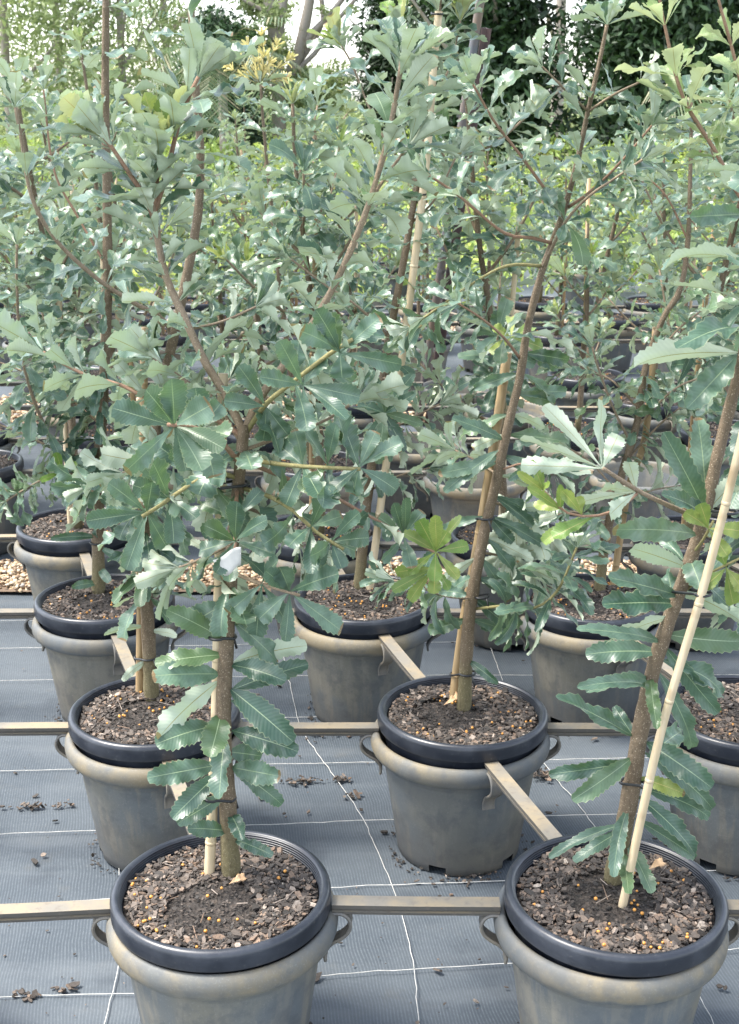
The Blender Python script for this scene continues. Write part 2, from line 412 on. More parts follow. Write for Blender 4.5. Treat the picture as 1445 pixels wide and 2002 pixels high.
def mat_weed():
    m, nt, lk, b = nmat('woven_weed_mat')
    tc = nt.new('ShaderNodeTexCoord')
    mp = nt.new('ShaderNodeMapping'); mp.inputs['Rotation'].default_value = (0, 0, R(-9)); lk.new(tc.outputs['Object'], mp.inputs[0])
    wob = nt.new('ShaderNodeTexNoise'); wob.inputs['Scale'].default_value = 4.0; lk.new(mp.outputs[0], wob.inputs['Vector'])
    vm = nt.new('ShaderNodeVectorMath'); vm.operation = 'MULTIPLY_ADD'; lk.new(wob.outputs['Color'], vm.inputs[0]); vm.inputs[1].default_value = (0.03, 0.03, 0); lk.new(mp.outputs[0], vm.inputs[2])
    sx = nt.new('ShaderNodeSeparateXYZ'); lk.new(vm.outputs[0], sx.inputs[0])
    def line(src, period, width):
        f = math_n(nt, lk, 'FRACT', math_n(nt, lk, 'DIVIDE', src, period))
        return math_n(nt, lk, 'LESS_THAN', f, width)
    warp = line(sx.outputs[0], 0.0072, 0.40)
    weft = line(sx.outputs[1], 0.0042, 0.5)
    n1 = obj_noise(nt, lk, 1.6, 5, 0.6, offset=False); n2 = obj_noise(nt, lk, 90, 3, 0.7, offset=False); n3 = obj_noise(nt, lk, 9, 5, 0.65, offset=False)
    base = mix(nt, lk, ramp_fac(nt, lk, n1, 0.35, 0.65, 1.0), (0.048, 0.061, 0.075), (0.084, 0.099, 0.113))
    base = mix(nt, lk, math_n(nt, lk, 'MULTIPLY', warp, math_n(nt, lk, 'MULTIPLY_ADD', n2, 1.3, -0.30)), base, (0.150, 0.172, 0.188))
    base = mix(nt, lk, math_n(nt, lk, 'MULTIPLY', weft, 0.30), base, (0.045, 0.052, 0.060))
    base = mix(nt, lk, ramp_fac(nt, lk, n3, 0.55, 0.80, 0.35), base, (0.105, 0.100, 0.088))
    lk.new(base, b.inputs['Base Color']); b.inputs['Roughness'].default_value = 0.55; b.inputs['Specular IOR Level'].default_value = 0.4
    n7 = obj_noise(nt, lk, 3.0, 3, 0.5, offset=False, stretch=(0.5, 3.0, 1)); n8 = obj_noise(nt, lk, 2.3, 4, 0.6, offset=False)
    base = mix(nt, lk, ramp_fac(nt, lk, n8, 0.56, 0.66, 0.45), base, (0.034, 0.042, 0.052))
    base = mix(nt, lk, ramp_fac(nt, lk, n7, 0.52, 0.70, 0.25), base, (0.15, 0.165, 0.175))
    lk.new(base, b.inputs['Base Color'])
    bump(nt, lk, math_n(nt, lk, 'ADD', math_n(nt, lk, 'MULTIPLY_ADD', n7, 9.0, math_n(nt, lk, 'MULTIPLY', warp, 0.7)), math_n(nt, lk, 'MULTIPLY', n2, 0.5)), 0.55, 0.0018, b)
    return m
M['weed'] = mat_weed()
def mat_ground():
    m, nt, lk, b = nmat('grassy_ground')
    n1 = obj_noise(nt, lk, 0.35, 5, 0.6, offset=False); n2 = obj_noise(nt, lk, 6, 5, 0.7, offset=False)
    c = mix(nt, lk, ramp_fac(nt, lk, n1, 0.35, 0.65, 1), (0.08, 0.13, 0.03), (0.20, 0.21, 0.08))
    c = mix(nt, lk, ramp_fac(nt, lk, n2, 0.4, 0.8, 0.7), c, (0.16, 0.13, 0.08))
    lk.new(c, b.inputs['Base Color']); b.inputs['Roughness'].default_value = 0.9
    return m
M['ground'] = mat_ground()

# ------------------------------------------------------------------ setting: ground, weed mat, gravel strips
def grid_sheet(name, x0, x1, y0, y1, nx, ny, z, mat, amp=0.0):
    xs = np.linspace(x0, x1, nx + 1); ys = np.linspace(y0, y1, ny + 1)
    X, Y = np.meshgrid(xs, ys); Z = np.full_like(X, z)
    if amp:
        Z = Z + amp * (np.sin(X * 5.1 + Y * 2.3) * 0.4 + np.sin(X * 2.2 - Y * 6.7 + 1) * 0.4 + np.sin(X * 11 + Y * 9.0) * 0.2)
    V = np.stack([X.ravel(), Y.ravel(), Z.ravel()], 1)
    i = np.arange((nx + 1) * ny).reshape(ny, nx + 1)[:, :-1].ravel()
    F = np.stack([i, i + 1, i + nx + 2, i + nx + 1], 1)
    return link(name, mesh_from(name, V, F, mat))
tag(grid_sheet('ground', -400, 400, -60, 740, 8, 8, -0.03, M['ground']), kind='structure')
mat_o = grid_sheet('weed_mat', -14, 14, -3, 17.2, 280, 260, 0.0, M['weed'], 0.0045)
tag(mat_o, kind='structure')
# white marker threads woven into the mat (photo positions projected to the mat)
th = MB()
def thread(pts, w=0.0016, step=0.03):
    P = [on_ground(x, y, 0.008) for x, y in pts]
    P = smooth_path([np.array(p) for p in P], step)
    P[:, 0] += rng.normal(0, 0.0012, len(P)); P[:, 1] += rng.normal(0, 0.0012, len(P))
    prof = [(-w / 2, 0), (w / 2, 0), (w / 2, 0.0016), (-w / 2, 0.0016)]
    th.sweep(prof, P, (0, 0, 1))
thread([(-200, 1970), (0, 1950), (480, 1935), (600, 1910), (980, 1885), (1445, 1855), (1700, 1838)])
thread([(-200, 1787), (0, 1773), (210, 1758), (640, 1735), (1000, 1722), (1445, 1700), (1700, 1690)])
thread([(-200, 1640), (0, 1631), (160, 1625), (530, 1612), (750, 1603), (1070, 1595), (1280, 1590), (1445, 1583), (1700, 1575)])
thread([(-200, 1512), (0, 1508), (480, 1496), (750, 1490), (1090, 1485), (1445, 1478), (1700, 1470)], 0.0014)
thread([(-200, 1424), (0, 1420), (130, 1414), (530, 1404), (900, 1395), (1280, 1384), (1600, 1376)], 0.0014)
thread([(-200, 1335), (560, 1322), (1290, 1320), (1600, 1318)], 0.0013)
thread([(-200, 1271), (0, 1268), (400, 1262), (560, 1258), (850, 1256), (1280, 1250), (1600, 1246)], 0.0014)
thread([(-200, 1216), (560, 1208), (1600, 1200)], 0.0013)
thread([(-100, 1034), (100, 1030), (700, 1026), (1500, 1020)], 0.0014)
thread([(170, 2150), (205, 1995), (236, 1870), (243, 1760), (205, 1600), (150, 1460), (110, 1300), (85, 1180)])
thread([(826, 2150), (818, 1990), (803, 1860), (770, 1740), (718, 1620), (690, 1570), (640, 1500), (590, 1425), (570, 1350), (556, 1290), (545, 1200), (520, 1080)])
thread([(1440, 2120), (1398, 2010), (1360, 1930), (1347, 1880), (1300, 1780), (1190, 1650), (1120, 1560), (1058, 1486), (1010, 1400), (960, 1270), (930, 1190)], 0.0014)
thread([(1700, 1800), (1560, 1640), (1445, 1480), (1340, 1330), (1280, 1230)], 0.0014)
thread([(-60, 1560), (-120, 1400)], 0.0014)
tag(th.build('marker_threads', M['thread'], mat_o), kind='structure')

def ico_blob(rx, ry, rz, seed_r, sub=1):
    bm = bmesh.new(); bmesh.ops.create_icosphere(bm, subdivisions=sub, radius=1.0)
    V = np.array([v.co[:] for v in bm.verts]); F = np.array([[v.index for v in f.verts] for f in bm.faces]); bm.free()
    return V, F
ICOV, ICOF = ico_blob(1, 1, 1, 0, 2)
ICOV1, ICOF1 = ico_blob(1, 1, 1, 0, 1)
def scatter_pebbles(name, x0, x1, y0, y1, n, mat, smin, smax, base_z, pile=0.03):
    Vs, Fs, rn = [], [], []; k = 0
    for i in range(n):
        s = rng.uniform(smin, smax); sc = np.array([s * rng.uniform(.8, 1.4), s * rng.uniform(.7, 1.1), s * rng.uniform(.45, .8)])
        V = ICOV1 * (1 + rng.normal(0, 0.10, (len(ICOV1), 1))) * sc
        a = rng.uniform(0, 6.28); ca, sa = math.cos(a), math.sin(a); t = rng.normal(0, .35)
        V = V @ np.array([[ca, sa, 0], [-sa, ca, 0], [0, 0, 1]]) @ np.array([[1, 0, 0], [0, math.cos(t), math.sin(t)], [0, -math.sin(t), math.cos(t)]])
        V += [rng.uniform(x0, x1), rng.uniform(y0, y1) + rng.normal(0, .02), base_z + rng.uniform(0, pile)]
        Vs.append(V); Fs.append(ICOF1 + k); k += len(V); rn.append(np.full(len(V), rng.random()))
    return link(name, mesh_from(name, np.concatenate(Vs), np.concatenate(Fs), mat, rnd=np.concatenate(rn)))
for (y0, y1, xw, n, smin, smax) in ((4.83, 5.12, 1.75, 8000, .006, .0125), (7.6, 8.25, 2.9, 7000, .009, .018), (10.6, 11.3, 3.9, 5000, .013, .024)):
    bed = grid_sheet('gravel_bed', -xw - 4, xw + 4, y0 - .03, y1 + .03, 24, 2, 0.014, M['gravel'], 0.003)
    tag(bed, kind='structure')
    g = scatter_pebbles('gravel', -xw, xw, y0, y1, n, M['gravel'], smin, smax, 0.012, 0.022)
    tag(g, kind='stuff')

# ------------------------------------------------------------------ bark chips
def chip_geo(s):
    """an irregular flat flake"""
    k = rng.integers(4, 7); a0 = rng.uniform(0, 6.28); el = rng.uniform(1.0, 2.2)
    P = []
    for i in range(k):
        a = a0 + 2 * math.pi * i / k + rng.uniform(-.25, .25); r = s * rng.uniform(.7, 1.1)
        P.append((r * el * math.cos(a), r * math.sin(a)))
    t = s * rng.uniform(.15, .35)
    V = [(x, y, t) for x, y in P] + [(x * .93, y * .93, -t) for x, y in P]
    F = [tuple(range(k))] + [(i, i + k, (i + 1) % k + k, (i + 1) % k) for i in range(k)]
    return np.array(V), F
def rot_rand(V, tilt):
    m = Matrix.Rotation(rng.uniform(0, 6.28), 3, 'Z') @ Matrix.Rotation(rng.normal(0, tilt), 3, 'X') @ Matrix.Rotation(rng.normal(0, tilt), 3, 'Y')
    return V @ np.array(m).T
def soil_variant(idx, n_chips, n_pel):
    # soil surface
    Rr = 0.1865
    nr, ns = 14, 56
    V = [(0, 0, 0.366)]; 
    for i in range(1, nr + 1):
        for k in range(ns):
            r = Rr * i / nr; a = 2 * math.pi * k / ns
            V.append((r * math.cos(a), r * math.sin(a), 0.362 + 0.004 * math.cos(r * 16) + rng.normal(0, 0.0013)))
    F = [(0, 1 + k, 1 + (k + 1) % ns) for k in range(ns)]
    for i in range(nr - 1):
        for k in range(ns):
            a = 1 + i * ns + k; b = 1 + i * ns + (k + 1) % ns
            F.append((a, a + ns, b + ns, b))
    mb = MB(); mb.add(V, F, r=0.1)
    soil = mb.mesh('potting_soil', M['soil'])
    ch = MB()
    ox, oy = rng.normal(0, .03, 2)
    while n_chips > 0:
        x, y = rng.uniform(-.184, .184, 2)
        if math.hypot(x, y) > .181: continue
        d = math.hypot(x - ox, y - oy)
        if d < .09 and rng.random() < .75: continue
        s = rng.choice([.0023, .0036, .0052, .0076], p=[.34, .36, .22, .08]) * rng.uniform(.8, 1.2)
        if d < .08: s *= .6
        V, F = chip_geo(s); V = rot_rand(V, .35)
        V += [x, y, 0.3655 + rng.uniform(0, .006)]
        ch.add(V, F, r=float(np.clip(rng.beta(1.2, 2.0) * (1 if d > .09 else .5), 0, 1))); n_chips -= 1
    for i in range(14):      # twigs
        a = rng.uniform(0, 6.28); r = .17 * math.sqrt(rng.random()); L = rng.uniform(.01, .03); b = rng.uniform(0, 6.28)
        p = np.array([r * math.cos(a), r * math.sin(a), .371]); d = np.array([math.cos(b), math.sin(b), rng.normal(0, .1)]) * L
        ch.tube([p - d, p + d * .2, p + d], .0011, 4, r_rand=rng.choice([.72, .86]))
    chips = ch.mesh('bark_chips', M['chips'], smooth=False)
    pe = MB()
    for i in range(n_pel):
        a = rng.uniform(0, 6.28); r = .178 * math.sqrt(rng.random()); 
        if i % 3 == 1: a, r = la + rng.normal(0, .16), min(.178, abs(lr + rng.normal(0, .016)))
        la, lr = a, r
        pe.add(ICOV * rng.uniform(.0025, .0037) + [r * math.cos(a), r * math.sin(a), .3705 + rng.uniform(0, .003)], ICOF)
    pel = pe.mesh('fertiliser_pellets', M['pellet'])
    return soil, chips, pel
SOIL = [soil_variant(i, 3800, 34) for i in range(4)]
SOIL_FAR = soil_variant(9, 500, 24)

# ------------------------------------------------------------------ pots
def grey_pot_mesh():
    mb = MB()
    prof = [(.150, .0), (.1545, .003), (.1575, .024), (.170, .11), (.1835, .20), (.1895, .243), (.1905, .247), (.1935, .250), (.1945, .2605),
            (.200, .2635), (.211, .2665), (.2185, .273), (.2225, .283), (.2235, .294), (.2215, .305), (.2165, .3135), (.2095, .3170), (.2035, .315), (.2000, .308), (.198, .290),
            (.184, .22), (.166, .12), (.150, .032), (.142, .020), (.0, .018)]
    notch = lambda k, j: (j in (0, 1) and (k % 18) < 4) or (j in (21,) and False)
    mb.lathe(prof[:9], 90, notch); mb.lathe(prof[19:], 90)
    rm = MB(); rm.lathe(prof[8:20], 90)
    return mb.mesh('socket_wall', M['grey'], auto=60), rm.mesh('rim', M['grey'], auto=60)
def black_pot_mesh():
    mb = MB()
    prof = [(.145, .035), (.150, .036), (.189, .30), (.1915, .305), (.1925, .3435), (.205, .3440), (.2095, .3455), (.2112, .350), (.2112, .374), (.2095, .3805), (.2050, .3848), (.1995, .3858), (.1955, .3845)]
    r, z = .1945, .3825
    for i in range(5):       # the ribbed inner lip
        prof += [(r, z), (r - .0016, z - .0008), (r - .0018, z - .0036), (r - .0006, z - .0040)]
        r -= .0012; z -= .0044
    prof += [(.1875, .355), (.185, .33)]
    mb.lathe(prof[:5], 90); rm = MB(); rm.lathe(prof[4:], 90)
    return mb.mesh('pot_shell', M['black'], auto=50), rm.mesh('rim', M['black'], auto=50)
GREY, BLACK = grey_pot_mesh(), black_pot_mesh()
ORD = ['first', 'second', 'third', 'fourth', 'fifth', 'sixth', 'seventh', 'eighth', 'ninth', 'tenth', 'eleventh', 'twelfth', 'thirteenth', 'fourteenth', 'fifteenth']
def socket(x, y, label, rz=None, tilt=(0, 0), tall=1.0):
    o = thing('socket_pot', label, 'pot', (x, y, 0.004), 'grey socket pots', (tilt[0], tilt[1], rng.uniform(0, 6.28) if rz is None else rz))
    w_ = link('socket_wall', GREY[0], o); link('rim', GREY[1], w_)
    o.scale = (1, 1, tall)
    return o
def nursery_pot(x, y, label, v, tilt=(0, 0), far=False):
    t = thing('nursery_pot', label, 'pot', (x, y, -0.001), 'black nursery pots', (tilt[0], tilt[1], rng.uniform(0, 6.28) if tilt == (0, 0) else 0))
    sh_ = link('pot_shell', BLACK[0], t); link('rim', BLACK[1], sh_)
    s, c, p = SOIL_FAR if far else SOIL[v % len(SOIL)]
    link('potting_soil', s, t)
    tag(link('bark_chips', c, t), kind='stuff'); tag(link('fertiliser_pellets', p, t), kind='stuff')
    return t

A = dict(A1=(-.284, 2.228), A2=(.463, 2.214), B1=(-.534, 3.008), B2=(.226, 3.002), B3=(.935, 3.002), C1=(-.803, 3.782), C2=(-.019, 3.782), C3=(.677, 3.782),
         D1=(-1.043, 4.511), D2=(-.174, 4.440), D3=(.489, 4.400), D4=(1.130, 4.40),
         A0=(-1.04, 2.17), A3=(1.215, 2.20), B0=(-1.37, 3.0), B4=(1.70, 3.0), C0=(-1.57, 3.78), C4=(1.42, 3.78), D0=(-1.80, 4.5))
where = dict(A1='at the front left', A2='at the front right', B1='behind the front left pot', B2='mid second row', B3='cut by right edge',
             C1='third row left', C2='third row middle', C3='third row right', D1='fourth row far left',
             D2='fourth row, second from left', D3='fourth row, third from left', D4='fourth row far right')
tilts = dict(A2=(R(0.3), R(1.1)), A1=(R(.4), R(-.2)), B2=(R(-.3), R(.8)), C1=(R(-.5), R(-.4)))
look = dict(A1='large dusty grey socket pot', A2='large grey socket pot with tan dust band', B1='streaked grey socket pot', B2='grey socket pot with a dark curved scuff', B3='grey socket pot',
            C1='tan rimmed grey socket pot', C2='dull grey socket pot', C3='plain grey socket pot', D1='grey socket pot with ochre rim', D2='shaded grey socket pot', D3='grey socket pot', D4='dark grey socket pot')
for i, k in enumerate(where):
    x, y = A[k]
    socket(x, y, f"{look[k]} on the weed mat, {where[k]}", tall=1.05 if k[0] == 'A' else 1.022)
    nursery_pot(x, y, f"black nursery pot of bark mix and orange pellets {where[k]}", i, tilts.get(k, (0, 0)))
for k in ('A0', 'A3', 'B0', 'B4', 'C0', 'C4', 'D0'):
    socket(*A[k], f"empty grey socket pot at the {'left' if k[1]=='0' else 'right'} end of the {'front second third fourth'.split()['ABCD'.index(k[0])]} row")

# beds behind the gravel
BED = []   # (x, y, bed, row, k, kind)
def rows_of(bed, ys, x0s, sp, half, empties=()):
    for r, (y, x0) in enumerate(zip(ys, x0s)):
        lim = half + (y * 0.29)
        ks = [k for k in range(-14, 15) if abs(x0 + k * sp) < lim]
        for q, k in enumerate(ks):
            BED.append((x0 + k * sp + rng.normal(0, .02), y + rng.normal(0, .02), bed, r, q, 'empty' if (r, k) in empties else 'tree'))
rows_of(2, (5.38, 5.95, 6.60, 7.18), (.437, .23, .66, .49), .70, .25, {(0, 0), (1, 0), (2, 0), (3, 0), (3, -2), (0, 1)})
rows_of(3, (8.55, 9.2, 10.0), (.35, .0, .45), .84, .2)
rows_of(4, (12.2,), (.2,), 1.7, 0)
rows_of(5, (14.3, 16.0), (.9, -.4), 2.2, -.2)
bedname = {2: 'behind the first gravel strip', 3: 'behind the second gravel strip', 4: 'behind the third gravel strip', 5: 'in the farthest bed'}
rowname = ['front row', 'second row', 'third row', 'back row']
def bl(b, r, q): return f"{bedname[b]}, {rowname[r]}, {ORD[q]} from left"
for (x, y, b, r, q, kind) in BED:
    if b > 4: continue
    socket(x, y, f"{'empty ' if kind == 'empty' else ''}grey socket pot {bl(b, r, q)}")
    if kind == 'tree' and b < 5: nursery_pot(x, y, f"black nursery pot {bl(b, r, q)}", 0, far=True)

# ------------------------------------------------------------------ spacer bars
BARP = [(-.017, 0), (.017, 0), (.017, -.008), (.009, -.0095), (.009, -.0155), (.0125, -.0175), (.0125, -.0225), (-.0125, -.0225), (-.0125, -.0175), (-.009, -.0155), (-.009, -.0095), (-.017, -.008)]
def hook_mesh(mb, p, d):
    """the S-shaped lug that hangs from the bar end over the socket rim; d points outwards from the pot"""
    z0 = p[2] - .0225
    pts = [(.000, .0), (.018, .0), (.031, -.009), (.036, -.026), (.030, -.043), (.016, -.056), (.0, -.066), (-.010, -.078), (-.015, -.092), (-.013, -.106)]
    P = smooth_path([np.array([p[0] + d[0] * (a), p[1] + d[1] * (a), z0 + b]) for a, b in pts], .008)
    side = np.array([-d[1], d[0], 0])
    for s in (-1, 1):
        Q = P + side * s * .0125
        mb.tube(Q, .0038, 6)
    V = []; F = []
    for i, q in enumerate(P):
        for s in (-1, 1): V.append(q + side * s * .0125)
    T = np.gradient(P, axis=0); T /= np.linalg.norm(T, axis=1)[:, None]; Nn = np.cross(T, side)
    V2 = []
    for i, q in enumerate(P):
        for s, o in ((-1, -1), (1, -1), (1, 1), (-1, 1)): V2.append(q + side * s * .0125 + Nn[i] * o * .0024)
    for i in range(len(P) - 1):
        for k in range(4):
            F.append((i * 4 + k, i * 4 + (k + 1) % 4, i * 4 + 4 + (k + 1) % 4, i * 4 + 4 + k))
    F.append((0, 1, 2, 3)); F.append(tuple(len(V2) - 4 + k for k in range(4)))
    mb.add(V2, F)
def bar(p, q, label, simple_=False, end=.203, end2=None, z1=.3382, z2=.3382):
    p, q = np.array([*p, z1]), np.array([*q, z2])
    d = (q - p) / np.linalg.norm(q - p)
    a, b_ = p + d * end, q - d * (end2 or end)
    t = thing('spacer_bar', label, 'bar', (*((a + b_) / 2)[:2], .32), 'spacer bars between the pots')
    o = np.array(t.location)
    mb = MB(); mb.sweep(BARP, [a - o, (a + b_) / 2 - o + [0, 0, -.001], b_ - o], (0, 0, 1))
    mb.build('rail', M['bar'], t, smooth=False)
    if not simple_:
        for e, dd, r_ in ((a, d, end), (b_, -d, end2 or end)):
            h = MB(); hook_mesh(h, e - o + dd * (.212 - r_), dd); h.build('hook', M['grey_part'], t, auto=40)
    return t
rowlbl = {'A': 'front', 'B': 'second', 'C': 'third', 'D': 'fourth'}
for r, ks in (('A', '0123'), ('B', '01234'), ('C', '01234'), ('D', '01234')):
    for i in range(len(ks) - 1):
        a, b_ = r + ks[i], r + ks[i + 1]
        if a in A and b_ in A:
            zz, ee = (.354, .2125) if r == 'A' else (.3382, .203)
            bar(A[a], A[b_], z1=zz, z2=zz, end=ee, label=f"tan topped spacer bar running across the {rowlbl[r]} row, {ORD[i]} from left")
for a, b_ in (('B1', 'A1'), ('C1', 'B1'), ('D1', 'C1'), ('B2', 'A2'), ('C2', 'B2'), ('D2', 'C2'), ('B3', 'A3'), ('C3', 'B3'), ('D3', 'C3'), ('D4', 'C4'), ('B0', 'A0'), ('C0', 'B0'), ('D0', 'C0')):
    zz, ee = (.354, .2125) if b_[0] == 'A' else (.3382, .203)
    bar(A[a], A[b_], z1=.3382, z2=zz, end2=ee, label=f"slanting bar from pot {where.get(a, rowlbl[a[0]] + ' row end')} to the one before it")
rowpos = {}
for e in BED: rowpos.setdefault((e[2], e[3]), []).append(e)
for (b, r), es in rowpos.items():
    if b > 3: continue
    for i in range(len(es) - 1):
        bar(es[i][:2], es[i + 1][:2], f"spacer bar across {bl(b, r, i)}", simple_=b > 2)
    if (b, r + 1) in rowpos:
        for i, e in enumerate(es):
            c = min(rowpos[(b, r + 1)], key=lambda f: (f[0] - e[0]) ** 2 + (f[1] - e[1]) ** 2)
            bar(c[:2], e[:2], f"slanting bar back from pot {bl(b, r, i)}", simple_=b > 2)

# ------------------------------------------------------------------ leaves
PROF = {0: ([0, .04, .10, .22, .40, .58, .74, .86, .94, .985, 1], [.05, .06, .10, .26, .56, .82, .98, .96, .78, .48, .22]),
        1: ([0, .03, .10, .22, .40, .60, .78, .90, .97, 1], [.06, .10, .34, .66, .92, 1.0, .92, .70, .42, .18])}
class Leaves:
    def __init__(s): s.d = []
    def add(s, base, d, n, L, W, bend=.5, wave=.1, fold=.25, prof=0, young=0.0):
        s.d.append((*base, *d, *n, L, W, bend, wave, fold, prof, young))
    def mesh(s, name, mat, rows=25, cols=5):
        D = np.array(s.d, float); n = len(D)
        base, d, nn = D[:, 0:3], D[:, 3:6], D[:, 6:9]
        L, W, bend, wave, fold, prof, young = D[:, 9:16].T
        d = d / np.linalg.norm(d, axis=1)[:, None]
        nn = nn - d * (nn * d).sum(1)[:, None]; nn /= np.linalg.norm(nn, axis=1)[:, None] + 1e-9
        side = np.cross(d, nn)
        sv = np.linspace(0, 1, rows)
        w = np.where(prof[:, None] < .5, np.interp(sv, *PROF[0])[None], np.interp(sv, *PROF[1])[None]) * (W / 2)[:, None]   # n,rows
        phi = bend[:, None] * sv[None] ** 1.25
        ds = 1.0 / (rows - 1)
        cy = np.concatenate([np.zeros((n, 1)), np.cumsum(np.cos((phi[:, 1:] + phi[:, :-1]) / 2), 1)], 1) * ds * L[:, None]
        cz = -np.concatenate([np.zeros((n, 1)), np.cumsum(np.sin((phi[:, 1:] + phi[:, :-1]) / 2), 1)], 1) * ds * L[:, None]
        tv = np.linspace(-1, 1, cols)
        # teeth: the outer column alternates
        odd = (np.arange(rows) % 2).astype(float)
        tooth = np.where(sv > .16, np.where(odd > 0, 1.10, .92), 1.0) if rows > 12 else np.where(sv > .2, np.where(odd > 0, 1.08, .92), 1.0)
        ph = rng.uniform(0, 6.28, (n, 1, 2)); fr = rng.uniform(1.6, 3.2, (n, 1, 2))
        tw = rng.normal(0, .35, (n, 1)) * sv[None]              # twist
        P = np.zeros((n, rows, cols, 3))
        nl = nn[:, None, :] * np.cos(phi)[..., None] + d[:, None, :] * np.sin(phi)[..., None]
        sd = side[:, None, :] * np.cos(tw)[..., None] + nl * np.sin(tw)[..., None]
        nl2 = nl * np.cos(tw)[..., None] - side[:, None, :] * np.sin(tw)[..., None]
        tl = d[:, None, :] * np.cos(phi)[..., None] - nn[:, None, :] * np.sin(phi)[..., None]
        cen = base[:, None, :] + d[:, None, :] * cy[..., None] + nn[:, None, :] * cz[..., None]
        for j, t in enumerate(tv):
            ww = w * abs(t) * (tooth[None] if abs(t) > .99 else 1.0)
            hf = 0 if t < 0 else 1
            wv = wave[:, None] * W[:, None] * np.sin(6.283 * fr[:, :, hf] * sv[None] + ph[:, :, hf]) * abs(t) ** 1.6 * np.clip(sv * 3, 0, 1)[None] * (w / (W[:, None] / 2))
            x = np.sign(t) * ww * np.cos(fold)[:, None]
            z = ww * np.sin(fold)[:, None] + wv
            fwd = (odd * ds * .45 * (1 if abs(t) > .99 else 0))[None] * L[:, None] * (sv > .16)[None]
            P[:, :, j] = cen + sd * x[..., None] + nl2 * z[..., None] + tl * fwd[..., None]
        V = P.reshape(-1, 3)
        i, j = np.meshgrid(np.arange(rows - 1), np.arange(cols - 1), indexing='ij')
        q = (i * cols + j).ravel()
        F1 = np.stack([q, q + 1, q + cols + 1, q + cols], 1)
        F = (F1[None] + (np.arange(n) * rows * cols)[:, None, None]).reshape(-1, 4)
        uv = np.zeros((n, rows, cols, 2)); uv[..., 0] = (tv * .5 + .5)[None, None]; uv[..., 1] = sv[None, :, None]
        rn = np.zeros((n, rows, cols, 4)); rn[..., 3] = 1
        rn[..., 0] = rng.random(n)[:, None, None]; rn[..., 1] = rng.random(n)[:, None, None]; rn[..., 2] = young[:, None, None]
        return mesh_from(name, V, F, mat, uv=uv.reshape(-1, 2), rnd=rn.reshape(-1, 4))
def unit(v): v = np.asarray(v, float); return v / (np.linalg.norm(v) + 1e-12)
CAMP = np.array([0, 0, EYE])

